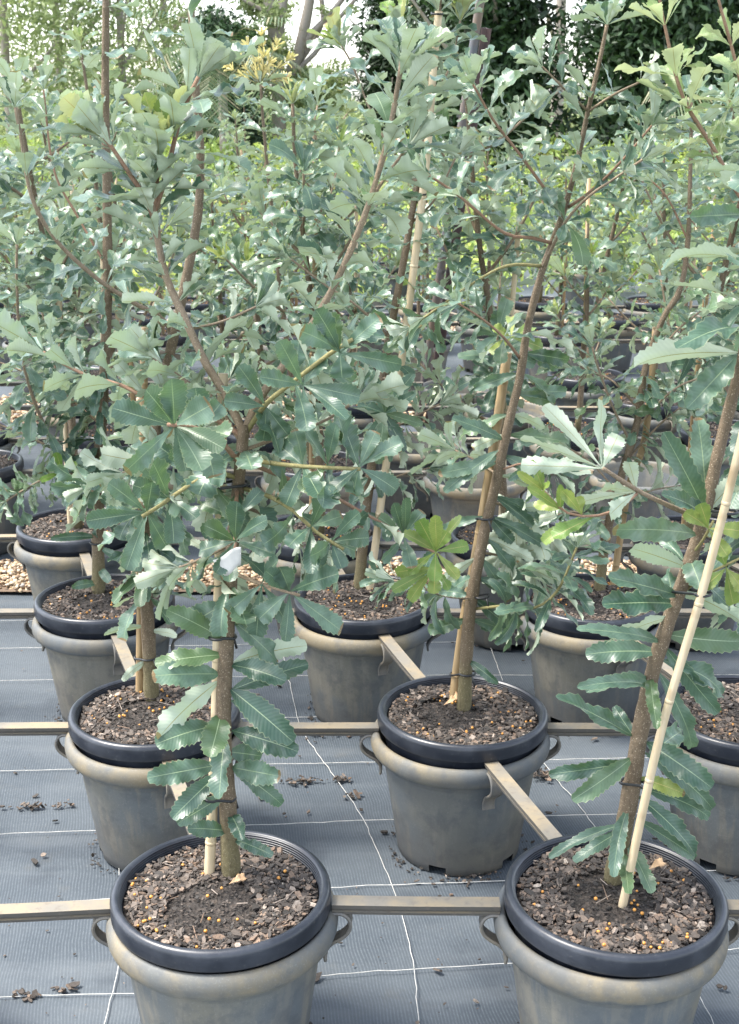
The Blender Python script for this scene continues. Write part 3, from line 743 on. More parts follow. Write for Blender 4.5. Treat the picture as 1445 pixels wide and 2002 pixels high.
class Tree:
    """a banksia: trunk and every branch a mesh of its own, leaves in two meshes (mature, young)"""
    def __init__(s, name, label, base, group='potted banksias'):
        s.root = thing(name, label, 'tree', base, group); s.o = np.array(base, float)
        s.L = Leaves(); s.Y = Leaves(); s.P = Leaves(); s.first = True; s.paths = []
    def stick(s, P, r0, r1, mat, name='branch', jit=.05, sides=8):
        n = len(P); f = np.linspace(0, 1, n); k_ = 1.0 if name == 'trunk' else .66
        r = r0 * k_ + ((r1 * (.74 if name == 'trunk' else .66)) - r0 * k_) * f ** .8
        r = r * (1 + .10 * np.exp(-((np.arange(n) % 7) - 3.0) ** 2 / 1.2))      # swollen leaf nodes
        mb = MB(); mb.tube(P - s.o, r, sides, jit=jit)
        mb.build(name, M[mat], s.root)
    def whorl(s, p, T, n, L, W, ang, bend=.5, young=False, droop=0.0, prof=0, wave=.10, az0=None, spread=.25):
        T = unit(T); a = np.array([0, 0, 1.0]) if abs(T[2]) < .9 else np.array([1.0, 0, 0])
        N1 = unit(np.cross(T, a)); N2 = np.cross(T, N1); az0 = rng.uniform(0, 6.28) if az0 is None else az0
        if n > 2: n = n + 1
        for k in range(n):
            az = az0 + 2 * math.pi * k / n + rng.normal(0, spread); an = R(ang + rng.normal(0, 9))
            rad = N1 * math.cos(az) + N2 * math.sin(az)
            d = T * math.cos(an) + rad * math.sin(an)
            nrm = T * math.sin(an) - rad * math.cos(an)
            d = unit(d + np.array([0, 0, -droop])); nrm = nrm + np.array([0, 0, .45])
            l = L * rng.uniform(.58, 1.08)
            (s.P if young == 'pale' else s.Y if young else s.L).add(p - s.o + rad * .002, d, nrm, l, W * l / L * rng.uniform(.85, 1.15), bend * rng.uniform(.2, 1.9), wave * rng.uniform(.5, 2.3), rng.uniform(.0, .7), prof, rng.random() if young else 0)
    def branch(s, pts, r0, r1, mat='stem', start=.15, sp=.055, n=3, L=.115, W=.046, a0=85, a1=35, bend=.55, tip=6, young_tip=False, lime=False, name='branch', droop=.15, prof=0, leafy=True, wave=.10, end=1.0):
        pts = [np.array(p, float) for p in pts]
        if name == 'trunk': pts[0] = pts[0] + (pts[0] - pts[1]) / np.linalg.norm(pts[0] - pts[1]) * .035
        P = smooth_path(pts, .02)
        s.stick(P, r0, r1, mat, name)
        if not leafy: return P
        seg = np.linalg.norm(np.diff(P, axis=0), axis=1); S = np.concatenate(([0], np.cumsum(seg))); tot = S[-1]
        t = start * tot + rng.uniform(0, sp)
        while t < tot * end - .02:
            i = min(np.searchsorted(S, t), len(P) - 2); T = P[i + 1] - P[i - 1] if i else P[1] - P[0]; f = t / tot
            s.whorl(P[i], T, n, L, W, a0 + (a1 - a0) * f ** 1.5, bend * (1.2 - .5 * f), droop=droop * (1.2 - f), prof=prof, wave=wave, young='pale' if lime else False)
            t += sp * rng.uniform(.7, 1.3)
        if tip:
            T = P[-1] - P[-3]
            s.whorl(P[-1], T, tip, L * 1.0, W, a1 + 8, bend * .7, droop=0, wave=wave, young='pale' if lime else False)
            s.whorl(P[-1], T, 3, L * .8, W * .8, a1 * .55, bend * .5, young=('pale' if lime else young_tip))
            if young_tip and not lime: s.whorl(P[-1] , T, 4, L * .95, W * .9, a1 * .9, bend * .5, young=True)
        return P
    def leaf(s, b, t, W, face='top', bend=.35, prof=0, young=False, wave=.08, fold=.2):
        """one leaf given by its base and tip"""
        b, t = np.array(b), np.array(t); v = CAMP - (b + t) / 2
        d = unit(t - b); n = unit(v) * (1 if face == 'top' else -1) + np.array([0, 0, .35 if face == 'top' else .5])
        n = unit(n - d * np.dot(n, d)); d2 = d * math.cos(bend * .45) + n * math.sin(bend * .45)
        n2 = n * math.cos(bend * .45) - d * math.sin(bend * .45)
        (s.Y if young else s.L).add(b - s.o, d2, n2 + rng.normal(0, .22, 3), np.linalg.norm(t - b) * 1.03, W, bend, wave * rng.uniform(.7, 2.0), fold + rng.uniform(-.12, .2), prof, rng.random() if young else 0)
    def rosette(s, c, Y, tips, W=.05, dY=-.02, face='top', young=False, bend=.3, prof=0):
        cp = at(*c, Y)
        for tp in tips:
            yy = Y + dY + rng.normal(0, .015)
            s.leaf(cp, at(tp[0], tp[1], yy + rng.normal(0, .02)), W * .78 * rng.uniform(.8, 1.15), face, bend * rng.uniform(.5, 1.5), prof, young)
    def finish(s, rows=25, cols=5, mat='leaf', ymat='leaf_young'):
        if s.L.d: link('foliage', s.L.mesh('foliage', M[mat], rows, cols), s.root)
        if s.Y.d: tag(link('young_foliage', s.Y.mesh('young_foliage', M[ymat], rows, cols), s.root), 'fresh lime and bronze leaves at the shoot tips')
        if s.P.d: tag(link('pale_foliage', s.P.mesh('pale_foliage', M['leaf_pale'], rows, cols), s.root), 'pale lime backlit leaves of the top shoots')
        return s.root

def stake(pts, r, label, mat='bamboo', base=None):
    pts = [np.array(p, float) for p in pts]; pts[0] = pts[0] + (pts[0] - pts[1]) / np.linalg.norm(pts[0] - pts[1]) * .02
    P = smooth_path(pts, .03)
    t = thing('bamboo_stake', label, 'stake', tuple(P[0]), 'bamboo stakes')
    o = P[0]; L = np.concatenate(([0], np.cumsum(np.linalg.norm(np.diff(P, axis=0), axis=1))))
    rr = r * (1 - .12 * L / L[-1])
    # culm with joints
    Q, rq = [], []; nodes = np.arange(.09, L[-1], .19)
    for i in range(len(P)):
        Q.append(P[i]); rq.append(rr[i])
    Q, rq = np.array(Q), np.array(rq)
    mb = MB(); mb.tube(Q - o, rq, 10, jit=.02); mb.build('cane', M[mat], t)
    for k in nodes:
        i = int(np.argmin(abs(L - k))); i = max(1, min(len(P) - 2, i)); T = unit(P[i + 1] - P[i - 1])
        m2 = MB(); m2.tube([P[i] - o - T * .004, P[i] - o - T * .001, P[i] - o + T * .001, P[i] - o + T * .004], [rr[i] * 1.0, rr[i] * 1.07, rr[i] * 1.07, rr[i]], 10)
        m2.build('joint', M[mat], t)
    return P
def tie(p, q, rp, rq_, label, tail=True):
    """a rubber loop round the trunk at p and the stake at q"""
    p, q = np.array(p), np.array(q)
    d = q - p; d[2] = 0; L = np.linalg.norm(d) + 1e-6; d /= L; s = np.array([-d[1], d[0], 0])
    pts = []
    for a in np.linspace(90, 270, 9): pts.append(p + (d * math.cos(R(a)) + s * math.sin(R(a))) * (rp + .003))
    for a in np.linspace(-90, 90, 9): pts.append(q + (d * math.cos(R(a)) + s * math.sin(R(a))) * (rq_ + .003))
    pts.append(pts[0])
    mb = MB()
    c = np.array(pts); o = c.mean(0)
    mb.tube(smooth_path([x - o for x in c], .006), .0028, 6)
    if tail:
        e = c[4] - o; u = unit(p - CAMP) * -.012
        mb.tube(smooth_path([e, e + u + [.004, 0, -.012], e + u + [.008, 0, -.03]], .006), .0024, 6)
    x = mb.build('tree_tie', M['tie']); x.location = o
    return tag(x, label, 'tie', 'black rubber tree ties')

def px(Y0, *pts):
    """polyline of photo points; each (x, y) or (x, y, dY)"""
    return [at(p[0], p[1], Y0 + (p[2] if len(p) > 2 else 0)) for p in pts]

# ------------------------------------------------------------------ the hand placed front trees
# ---- A1 : front left, forked
Y = 2.296
t = Tree('banksia_tree', 'tall forked banksia with broad grey green leaves in the front left pot', at(451, 1712, Y))
t.branch(px(Y, (452, 1716), (444, 1560), (436, 1400), (447, 1200), (455, 1060), (468, 930), (478, 830)), .0195, .0135, 'trunk', name='trunk', leafy=False)
t.branch(px(Y, (478, 850), (440, 770, .02), (405, 715, .03), (360, 620, .05), (325, 540, .07), (305, 450, .08), (297, 395, .08)), .0125, .0085, 'stem', start=.05, sp=.04, n=3, L=.10, W=.045, a0=75, a1=42, tip=5, bend=.35)
t.branch(px(Y + .08, (299, 425), (285, 388), (250, 335), (220, 290), (203, 268)), .007, .005, 'stem_red', start=.1, sp=.045, n=3, L=.12, W=.05, a0=60, a1=30, tip=4, bend=.25, young_tip='pale')
t.branch(px(Y + .08, (299, 420), (305, 370), (312, 320), (313, 285)), .006, .004, 'stem_red', start=.1, sp=.045, n=4, L=.11, W=.05, a0=60, a1=32, tip=4, bend=.25, young_tip=True)
t.branch(px(Y + .10, (299, 425, -.02), (325, 340), (355, 225), (388, 150)), .008, .005, 'stem_red', start=.1, sp=.05, n=4, L=.135, W=.056, a0=62, a1=34, tip=5, bend=.22)
t.branch(px(Y, (478, 845), (510, 775, .02), (555, 715, .05), (610, 635, .09), (660, 545, .12), (702, 450, .14), (735, 355, .15), (762, 255, .15), (786, 120, .15)), .0125, .0065, 'stem', start=.08, sp=.05, n=4, L=.115, W=.050, a0=75, a1=42, tip=6, bend=.35)
t.branch(px(Y + .14, (703, 450), (730, 385, .02), (765, 330, .04), (800, 285, .05)), .006, .004, 'stem', start=.2, sp=.05, n=3, L=.11, W=.045, a0=65, a1=35, tip=5)
# low side branches
t.branch(px(Y, (468, 905), (430, 862, -.08), (385, 838, -.16), (328, 830, -.20)), .0075, .005, 'stem_red', leafy=False)
t.rosette((341, 833), Y - .19, [(338, 742), (222, 803), (250, 922), (365, 918), (402, 915), (440, 872), (410, 793), (285, 765)], .060, -.03)
t.rosette((395, 838), Y - .14, [(345, 905), (420, 930), (448, 850), (430, 790), (380, 760)], .056, -.02)
t.branch(px(Y, (470, 850), (395, 806, .05), (290, 778, .09), (235, 752, .11), (165, 732, .13), (85, 688, .15)), .0078, .0045, 'stem_red', start=.3, sp=.055, n=3, L=.11, W=.05, a0=75, a1=40, tip=5, bend=.45)
t.branch(px(Y, (464, 935), (420, 925, -.03), (365, 952, -.08), (318, 985, -.11), (278, 1010, -.13)), .007, .005, 'stem_olive', start=.25, sp=.06, n=3, L=.105, W=.048, a0=80, a1=55, tip=0, bend=.5)
t.rosette((287, 1002), Y - .12, [(215, 945), (172, 1020), (250, 1112), (322, 1066), (300, 945), (205, 1010)], .052, -.02)
t.rosette((330, 975), Y - .10, [(300, 905), (345, 1060), (385, 1010), (262, 950)], .05, -.03)
t.branch(px(Y, (480, 897), (530, 905, -.04), (595, 912, -.08), (705, 917, -.10)), .007, .005, 'stem_olive', start=.3, sp=.06, n=2, L=.10, W=.046, a0=80, a1=60, tip=0, bend=.4)
t.rosette((702, 914), Y - .10, [(672, 832), (782, 862), (775, 955), (690, 965), (640, 965), (735, 845)], .048, -.02)
t.rosette((640, 910), Y - .08, [(655, 830), (600, 840), (590, 960), (650, 985)], .048, -.02)
t.rosette((592, 910), Y - .07, [(582, 840), (545, 870), (560, 985), (625, 975)], .05, -.02)
t.branch(px(Y, (478, 955), (530, 972, -.05), (575, 1000, -.08), (618, 1040, -.10), (672, 1074, -.12)), .0068, .0045, 'stem_olive', start=.3, sp=.055, n=3, L=.095, W=.042, a0=80, a1=50, tip=0, bend=.4)
t.rosette((608, 1030), Y - .10, [(640, 960), (610, 1120), (560, 1065), (668, 1010)], .044, -.02)
t.rosette((648, 1060), Y - .11, [(700, 1000), (668, 1110), (615, 1110), (720, 1050)], .042, -.02)
t.branch(px(Y, (452, 1118), (500, 1138, -.04), (545, 1152, -.08), (586, 1164, -.10)), .006, .0045, 'stem', leafy=False)
t.rosette((566, 1157), Y - .09, [(660, 1124), (664, 1232), (562, 1252), (508, 1208), (548, 1108), (520, 1118)], .050, -.03)
t.rosette((512, 1142), Y - .06, [(448, 1198), (540, 1090), (500, 1240), (560, 1215)], .048, -.02)
t.branch(px(Y, (464, 955), (461, 1000, -.06), (460, 1065, -.10), (459, 1090, -.11)), .0062, .0045, 'stem_red', leafy=False)
t.rosette((460, 1058), Y - .10, [(392, 1078), (400, 1030), (462, 982), (520, 1012), (536, 1082), (425, 1120)], .044, -.03)
t.rosette((461, 1015), Y - .08, [(400, 985), (510, 960), (530, 1040), (395, 1040)], .044, -.02)
t.branch(px(Y, (484, 842), (520, 790, -.03), (575, 745, -.06), (640, 695, -.09), (690, 663, -.11)), .0075, .0052, 'stem_olive', start=.3, sp=.06, n=2, L=.10, W=.047, a0=75, a1=55, tip=0, bend=.3)
t.rosette((665, 690), Y - .10, [(620, 605), (742, 622), (782, 712), (668, 738), (590, 640), (640, 615)], .052, -.02)
t.rosette((592, 752), Y - .07, [(545, 670), (600, 838), (510, 740), (700, 780), (640, 690), (680, 815)], .05, -.02)
t.rosette((520, 795), Y - .03, [(440, 785), (520, 860), (470, 715), (560, 850)], .05, -.03)
t.branch(px(Y, (486, 905), (560, 935, .04), (640, 965, .06), (705, 1000, .06), (785, 1043, .05), (858, 1085, .03)), .0062, .0038, 'stem_red', start=.25, sp=.055, n=2, L=.095, W=.04, a0=70, a1=50, tip=0, bend=.4, end=.8)
t.rosette((790, 1050), Y + .05, [(770, 985), (740, 1010), (800, 975), (825, 1000), (750, 1100), (805, 1110)], .036, -.02)
t.rosette((852, 1078), Y + .03, [(790, 1045), (820, 1018), (865, 1010), (900, 1010), (915, 1070), (895, 1130), (850, 1135), (800, 1120), (875, 1040)], .036, -.02, young=True)
t.rosette((850, 1110), Y + .04, [(770, 1155), (800, 1170), (850, 1160), (880, 1150), (775, 1120)], .034, -.01, young=True)
# leaves on the lower trunk
for (bx, by, tx, ty, dy, w, f) in ((438, 1250, 328, 1195, -.05, .042, 'top'), (440, 1280, 305, 1295, -.04, .040, 'top'), (432, 1318, 300, 1325, -.07, .05, 'top'), (430, 1330, 308, 1440, -.06, .05, 'under'),
                                   (450, 1300, 560, 1325, -.05, .045, 'top'), (455, 1295, 598, 1265, .03, .045, 'under'), (448, 1345, 570, 1450, -.06, .055, 'top'), (450, 1350, 600, 1300, .02, .04, 'top'),
                                   (432, 1395, 415, 1480, -.08, .052, 'top'), (425, 1418, 305, 1450, -.06, .052, 'top'), (440, 1440, 425, 1560, -.09, .045, 'top'), (452, 1428, 580, 1470, -.05, .048, 'top'),
                                   (430, 1495, 292, 1528, -.06, .044, 'top'), (430, 1510, 340, 1600, -.07, .042, 'top'), (452, 1500, 545, 1525, -.05, .048, 'top'), (452, 1500, 550, 1570, .02, .036, 'top'),
                                   (440, 1555, 350, 1612, -.06, .036, 'top'), (450, 1590, 478, 1640, -.07, .032, 'top'), (447, 1625, 368, 1622, -.06, .034, 'top'), (455, 1640, 532, 1672, -.06, .026, 'top'),
                                   (456, 1215, 545, 1290, .03, .045, 'top'), (444, 1225, 360, 1205, .03, .05, 'top'), (452, 1370, 520, 1400, .05, .05, 'top'), (445, 1470, 510, 1480, .03, .045, 'top'), (440, 1180, 380, 1220, .03, .05, 'top'), (456, 1165, 500, 1235, .02, .05, 'top')):
    t.leaf(at(bx, by, Y), at(tx, ty, Y + dy), w, f, .5, 1, wave=.12, fold=.15)
t.branch(px(Y, (474, 870), (430, 800, .04), (370, 750, .06), (300, 700, .08)), .006, .004, 'stem', sp=.045, n=4, L=.10, W=.042)
t.branch(px(Y, (470, 900), (400, 890, .06), (320, 900, .10), (240, 925, .12)), .006, .004, 'stem', sp=.045, n=4, L=.10, W=.042)
t.branch(px(Y, (478, 880), (560, 850, .06), (640, 820, .10), (700, 780, .12)), .006, .004, 'stem', sp=.045, n=4, L=.10, W=.042)
t.branch(px(Y, (466, 985), (540, 1020, .05), (600, 1080, .06)), .005, .0036, 'stem', sp=.045, n=4, L=.095, W=.04)
t.branch(px(Y, (458, 1060), (400, 1090, .03), (350, 1110, .04)), .005, .0036, 'stem', sp=.045, n=4, L=.095, W=.04)
t.whorl(np.array(at(476, 880, Y)), (0, 0, 1), 6, .12, .055, 85, .7, droop=.2)
t.whorl(np.array(at(466, 960, Y)), (0, 0, 1), 6, .11, .052, 90, .8, droop=.3)
t.whorl(np.array(at(456, 1080, Y)), (0, 0, 1), 5, .11, .05, 95, .8, droop=.3)
t.whorl(np.array(at(452, 1140, Y)), (0, 0, 1), 4, .11, .05, 95, .8, droop=.3)
t.finish()
# torn white paper caught at the cut shoot
pm = MB(); c = np.array(at(449, 1098, Y - .125))
gx, gz = np.meshgrid(np.linspace(-.022, .022, 7), np.linspace(-.018, .016, 6))
V = np.stack([gx.ravel() * (1 + .25 * gz.ravel() / .018), .004 * np.sin(gx.ravel() * 130 + gz.ravel() * 60), gz.ravel() + .006 * np.sin(gx.ravel() * 90)], 1)
V = V @ np.array(Matrix.Rotation(R(-14), 3, 'Y')).T
F = [(r * 7 + k, r * 7 + k + 1, r * 7 + k + 8, r * 7 + k + 7) for r in range(5) for k in range(6)]
V = np.concatenate([V, V + [0, .0012, 0]]); n0 = 42
F = F + [tuple(i + n0 for i in reversed(f)) for f in F]
ring = [k for k in range(7)] + [r * 7 + 6 for r in range(1, 6)] + [35 + k for k in range(5, -1, -1)] + [r * 7 for r in range(4, 0, -1)]
F += [(ring[i], ring[i] + n0, ring[(i + 1) % len(ring)] + n0, ring[(i + 1) % len(ring)]) for i in range(len(ring))]
pm.add(V, F); po = pm.build('paper_scrap', M['paper']); po.location = c
tag(po, 'crumpled scrap of white paper caught at a cut shoot of the front left tree', 'paper')
P = stake(px(Y, (409, 1712), (421, 1450, .01), (427, 1200, .02), (431, 1000, .05), (436, 730, .08)), .0108, 'bamboo stake with frayed top beside the front left trunk')
tie(at(441, 1245, Y), at(425, 1245, Y - .02), .016, .012, 'thin black tie round the front left trunk, above its low leaves')
tie(at(440, 1560, Y), at(416, 1560, Y - .02), .017, .012, 'thin black tie round the front left trunk, close to the pot')
tie(at(466, 945, Y), at(432, 950, Y - .02), .016, .012, 'black tie hidden high on the front left trunk under branches')

# ---- A2 : front right
Y = 2.278
t = Tree('banksia_tree', 'banksia with long dark toothed leaves leaning out of the front right pot', at(1200, 1722, Y))
t.branch(px(Y, (1198, 1726), (1215, 1640), (1232, 1555), (1252, 1430), (1272, 1330), (1300, 1235), (1345, 1110), (1378, 1000), (1408, 870), (1445, 725), (1475, 590), (1500, 440, .02), (1520, 280, .03)), .0200, .0095, 'trunk', name='trunk', leafy=False)
t.branch(px(Y, (1362, 1012), (1300, 985, -.05), (1245, 958, -.10), (1178, 915, -.15)), .0075, .005, 'stem', leafy=False)
t.rosette((1178, 916), Y - .15, [(1068, 795), (1163, 778), (1022, 858), (1022, 918), (1208, 852)], .044, .0, face='under')
t.rosette((1245, 962), Y - .10, [(1230, 905), (1180, 955), (1120, 985), (1195, 1010)], .044, -.02, face='under')
t.branch(px(Y - .10, (1245, 965), (1215, 990, -.02), (1170, 1008, -.03), (1110, 1003, -.04), (1062, 958, -.05)), .0045, .0028, 'stem_red', leafy=False)
t.rosette((1062, 958), Y - .15, [(1012, 925), (1040, 900), (1052, 900), (1075, 945)], .018, -.01, young=True, prof=1)
t.rosette((1095, 995), Y - .14, [(1032, 955), (1045, 985), (1098, 948)], .024, -.01, young=True, prof=1)
t.rosette((1138, 1008), Y - .13, [(1100, 960), (1128, 972), (1060, 1055)], .032, -.01, young=True)
t.leaf(at(1162, 1010, Y - .13), at(1083, 1050, Y - .15), .034, 'top', young=True)
# big leaves close by at the right edge
for (bx, by, tx, ty, y0, y1, w, f) in ((1458, 512, 1303, 520, -.05, -.12, .058, 'under'), (1455, 640, 1298, 655, -.05, -.14, .062, 'top'), (1445, 690, 1250, 748, -.06, -.16, .062, 'under'), (1440, 695, 1355, 815, -.05, -.10, .06, 'top'),
                                       (1450, 420, 1330, 440, -.03, -.05, .05, 'top'), (1420, 735, 1385, 800, -.03, -.06, .05, 'under'),
                                       (1378, 1000, 1295, 868, -.02, -.08, .055, 'top'), (1380, 985, 1370, 835, .03, .05, .055, 'top'), (1378, 1010, 1298, 970, -.02, -.04, .04, 'top'), (1385, 1000, 1432, 940, -.03, -.06, .045, 'under'),
                                       (1365, 1045, 1215, 1030, -.02, -.12, .058, 'top'), (1340, 1100, 1270, 1030, .02, .05, .05, 'top'), (1345, 1110, 1240, 1060, -.02, -.05, .05, 'under'), (1350, 1095, 1370, 1160, -.03, -.08, .055, 'top'), (1340, 1120, 1420, 1180, .02, .02, .05, 'top'),
                                       (1328, 1165, 1187, 1145, -.02, -.09, .056, 'top'), (1320, 1180, 1190, 1205, -.02, -.06, .056, 'top'), (1318, 1205, 1190, 1262, -.02, -.05, .05, 'under'), (1330, 1160, 1445, 1230, .02, .0, .055, 'under'), (1320, 1200, 1300, 1100, .05, .08, .05, 'top'),
                                       (1292, 1255, 1125, 1258, -.03, -.10, .042, 'top'), (1290, 1275, 1150, 1270, .0, .02, .05, 'top'), (1275, 1330, 1140, 1330, .0, -.05, .05, 'top'), (1278, 1345, 1122, 1335, -.02, -.12, .034, 'top'), (1272, 1325, 1268, 1425, -.05, -.10, .040, 'top'),
                                       (1238, 1440, 1092, 1388, -.03, -.09, .046, 'top'), (1240, 1440, 1190, 1380, .02, .03, .034, 'top'), (1300, 1240, 1445, 1290, .0, .02, .055, 'top'), (1296, 1260, 1400, 1390, .0, .02, .055, 'top'), (1290, 1290, 1440, 1330, .05, .08, .05, 'top'), (1285, 1310, 1370, 1440, .02, .02, .05, 'top'),
                                       (1232, 1490, 1076, 1548, -.02, -.07, .050, 'top'), (1238, 1480, 1165, 1590, -.04, -.10, .048, 'top'), (1262, 1450, 1392, 1555, .0, -.02, .060, 'top'), (1258, 1470, 1395, 1600, .02, -.0, .056, 'top'), (1250, 1540, 1380, 1600, .04, .04, .048, 'top'), (1245, 1555, 1355, 1670, .0, -.04, .058, 'top'),
                                       (1228, 1580, 1160, 1715, -.04, -.10, .046, 'top'), (1240, 1600, 1330, 1690, .03, .02, .05, 'top'), (1225, 1610, 1080, 1660, .0, -.03, .036, 'top'), (1222, 1620, 1122, 1695, -.01, -.05, .034, 'top'), (1226, 1650, 1268, 1745, -.05, -.09, .040, 'top'), (1215, 1660, 1230, 1740, -.06, -.09, .03, 'top'), (1265, 1480, 1330, 1445, .05, .1, .05, 'top')):
    t.leaf(at(bx, by, Y), at(tx + rng.normal(0, 9), ty + rng.normal(0, 14), Y + y1 + rng.normal(0, .03)), w * rng.uniform(.62, .88), f, rng.uniform(.2, 1.15), 1, wave=rng.uniform(.08, .2), fold=rng.uniform(.05, .5))
t.branch(px(Y, (1352, 1085), (1375, 1055, -.03), (1395, 1018, -.05)), .0045, .0032, 'stem_olive', leafy=False)
t.rosette((1385, 1034), Y - .05, [(1340, 1000), (1420, 1085), (1450, 1035), (1370, 985)], .038, -.02, young=True)
t.branch(px(Y, (1320, 1170, .02), (1380, 1125, -.02), (1450, 1090, -.04)), .0045, .0032, 'stem_olive', leafy=False)
t.rosette((1420, 1110), Y - .03, [(1375, 1150), (1430, 1180), (1450, 1150), (1400, 1060)], .042, -.02, young=True)
t.leaf(at(1248, 1520, Y), at(1338, 1550, Y - .03), .03, 'top', young=True, prof=1)
for yy, xx in ((600, 1475), (520, 1488), (440, 1500), (350, 1512)):
    t.whorl(np.array(at(xx, yy, Y)), (.1, 0, 1), 5, .14, .055, 75, .6, droop=.1)
t.finish()
P = stake(px(Y - .09, (1216, 1776), (1290, 1440), (1375, 1150), (1445, 880), (1520, 560)), .0082, 'pale bamboo stake leaning across the front right tree')
tie(at(1235, 1530, Y), at(1262, 1535, Y - .06), .017, .008, 'loose black tie round the front right trunk near the pot')
tie(at(1380, 995, Y), at(1425, 1000, Y - .08), .015, .012, 'wide black tie strap high on the front right trunk')
tie(at(1330, 1155, Y), at(1372, 1160, Y - .08), .016, .012, 'thin black tie on the front right trunk, half way up')

# ---- B1
Y = 3.11
t = Tree('banksia_tree', 'banksia with upright bare stem in the second row left pot', at(296, 1366, Y))
t.branch(px(Y, (297, 1368), (290, 1240), (284, 1100), (290, 950), (318, 760), (355, 590), (386, 425), (392, 300), (382, 160), (374, 20), (372, -120)), .0195, .0085, 'trunk', name='trunk', start=.17, sp=.06, n=4, L=.125, W=.046, a0=95, a1=65, tip=0, droop=.2, end=.58)
for xx, yy in ((388, 400), (392, 300), (386, 195), (377, 75)): t.whorl(np.array(at(xx, yy, Y)), (0, 0, 1), 3, .14, .052, 72, .5, droop=.1)
t.branch(px(Y, (322, 740), (330, 640, .02), (255, 588, .0), (190, 545, -.03), (110, 470, -.06), (62, 385, -.08), (44, 285, -.08), (30, 210, -.08)), .0095, .0055, 'stem', start=.18, sp=.075, n=4, L=.12, W=.046, a0=85, a1=48, tip=5, bend=.5)
t.branch(px(Y, (290, 950), (240, 930, -.05), (180, 950, -.1)), .006, .004, 'stem', sp=.05, n=3, L=.11, W=.045)
t.branch(px(Y, (300, 870), (380, 800, .05), (450, 740, .08)), .006, .004, 'stem', sp=.05, n=3, L=.11, W=.045)
t.branch(px(Y, (340, 650), (430, 630, .0), (500, 600, .02)), .006, .004, 'stem', sp=.06, n=3, L=.11, W=.045)
t.whorl(np.array(at(288, 1060, Y)), (0, 0, 1), 6, .13, .05, 100, .8, droop=.4)
t.whorl(np.array(at(286, 1120, Y)), (0, 0, 1), 4, .11, .035, 100, .8, droop=.4, prof=1)
t.whorl(np.array(at(286, 990, Y)), (0, 0, 1), 6, .13, .05, 95, .8, droop=.3)
for (tx, ty, by) in ((205, 1240, 1225), (345, 1245, 1235), (240, 1330, 1290), (370, 1330, 1300)):
    t.leaf(at(290, by, Y), at(tx, ty, Y - .06), .022, 'under', .6, 1)
t.finish()
stake(px(Y + .025, (273, 1360), (276, 1100), (280, 900), (282, 640)), .0105, 'brown bamboo stake beside the second row left trunk', 'bamboo_old')
tie(at(290, 1285, Y), at(274, 1285, Y + .025), .018, .011, 'black tie low on the second row left trunk')

# ---- B2
Y = 3.046
t = Tree('banksia_tree', 'leaning banksia with spread branches in the middle pot of the second row', at(907, 1388, Y))
t.branch(px(Y, (907, 1390), (912, 1280), (920, 1185), (945, 1050), (968, 950), (992, 840), (1016, 740), (1030, 650), (1046, 580), (1068, 505), (1098, 425), (1128, 320), (1150, 215), (1170, 130), (1187, 48)), .0185, .0055, 'trunk', name='trunk', start=.70, sp=.07, n=4, L=.10, W=.042, a0=80, a1=50, tip=6, end=.93)
t.branch(px(Y, (1080, 475), (1040, 465, -.04), (985, 455, -.06), (900, 385, -.10), (832, 338, -.12)), .0065, .004, 'stem_red', start=.35, sp=.075, n=3, L=.105, W=.042, a0=75, a1=40, tip=5)
t.branch(px(Y, (1105, 415), (1072, 378, -.03), (1015, 300, -.06), (965, 235, -.08), (925, 165, -.10)), .0065, .0038, 'stem_red', start=.2, sp=.07, n=4, L=.105, W=.042, a0=75, a1=40, tip=5, bend=.3)
t.branch(px(Y, (1112, 405), (1160, 370, -.05), (1220, 310, -.10), (1275, 245, -.13)), .006, .0036, 'stem_red', start=.25, sp=.07, n=4, L=.10, W=.04, a0=75, a1=40, tip=5)
t.branch(px(Y, (1060, 525), (1105, 435, -.10), (1150, 385, -.14), (1200, 350, -.17), (1256, 312, -.19)), .0062, .0036, 'stem', start=.25, sp=.07, n=4, L=.105, W=.042, a0=80, a1=45, tip=5)
t.branch(px(Y, (1150, 218), (1110, 180, -.03), (1060, 130, -.05)), .005, .0034, 'stem', start=.3, sp=.06, n=3, L=.095, W=.038, tip=5)
t.branch(px(Y, (1150, 218), (1200, 185, -.03), (1252, 160, -.05)), .005, .0034, 'stem', start=.3, sp=.06, n=3, L=.095, W=.038, tip=5)
t.branch(px(Y, (1062, 520), (990, 520, -.03), (915, 560, -.06), (860, 600, -.08), (800, 640, -.1)), .0058, .004, 'stem_olive', start=.3, sp=.07, n=3, L=.105, W=.04, a0=75, a1=45, tip=5)
t.branch(px(Y, (1016, 700), (985, 660, -.05), (945, 625, -.08), (896, 593, -.11)), .0055, .0036, 'stem_red', start=.35, sp=.06, n=3, L=.105, W=.038, a0=80, a1=45, tip=5)
t.branch(px(Y, (930, 1190), (990, 1185, -.06), (1045, 1188, -.10), (1090, 1155, -.12), (1128, 1070, -.12)), .0062, .0042, 'stem_olive', start=.2, sp=.028, n=3, L=.12, W=.034, a0=85, a1=55, tip=6, prof=1, droop=.3, bend=.7)
t.branch(px(Y, (930, 1170), (870, 1165, -.05), (800, 1140, -.08), (770, 1135, -.08)), .005, .0036, 'stem', start=.3, sp=.035, n=3, L=.10, W=.03, prof=1, tip=5, droop=.5, bend=.8)
t.branch(px(Y, (940, 1080), (990, 1090, .06), (1050, 1120, .10)), .005, .0034, 'stem', start=.2, sp=.03, n=3, L=.13, W=.036, prof=1, tip=5, droop=.4, bend=.8)
t.branch(px(Y, (960, 980), (1010, 1000, .06), (1060, 1040, .10)), .005, .0034, 'stem', start=.2, sp=.035, n=3, L=.13, W=.036, prof=1, tip=5, droop=.4, bend=.8)
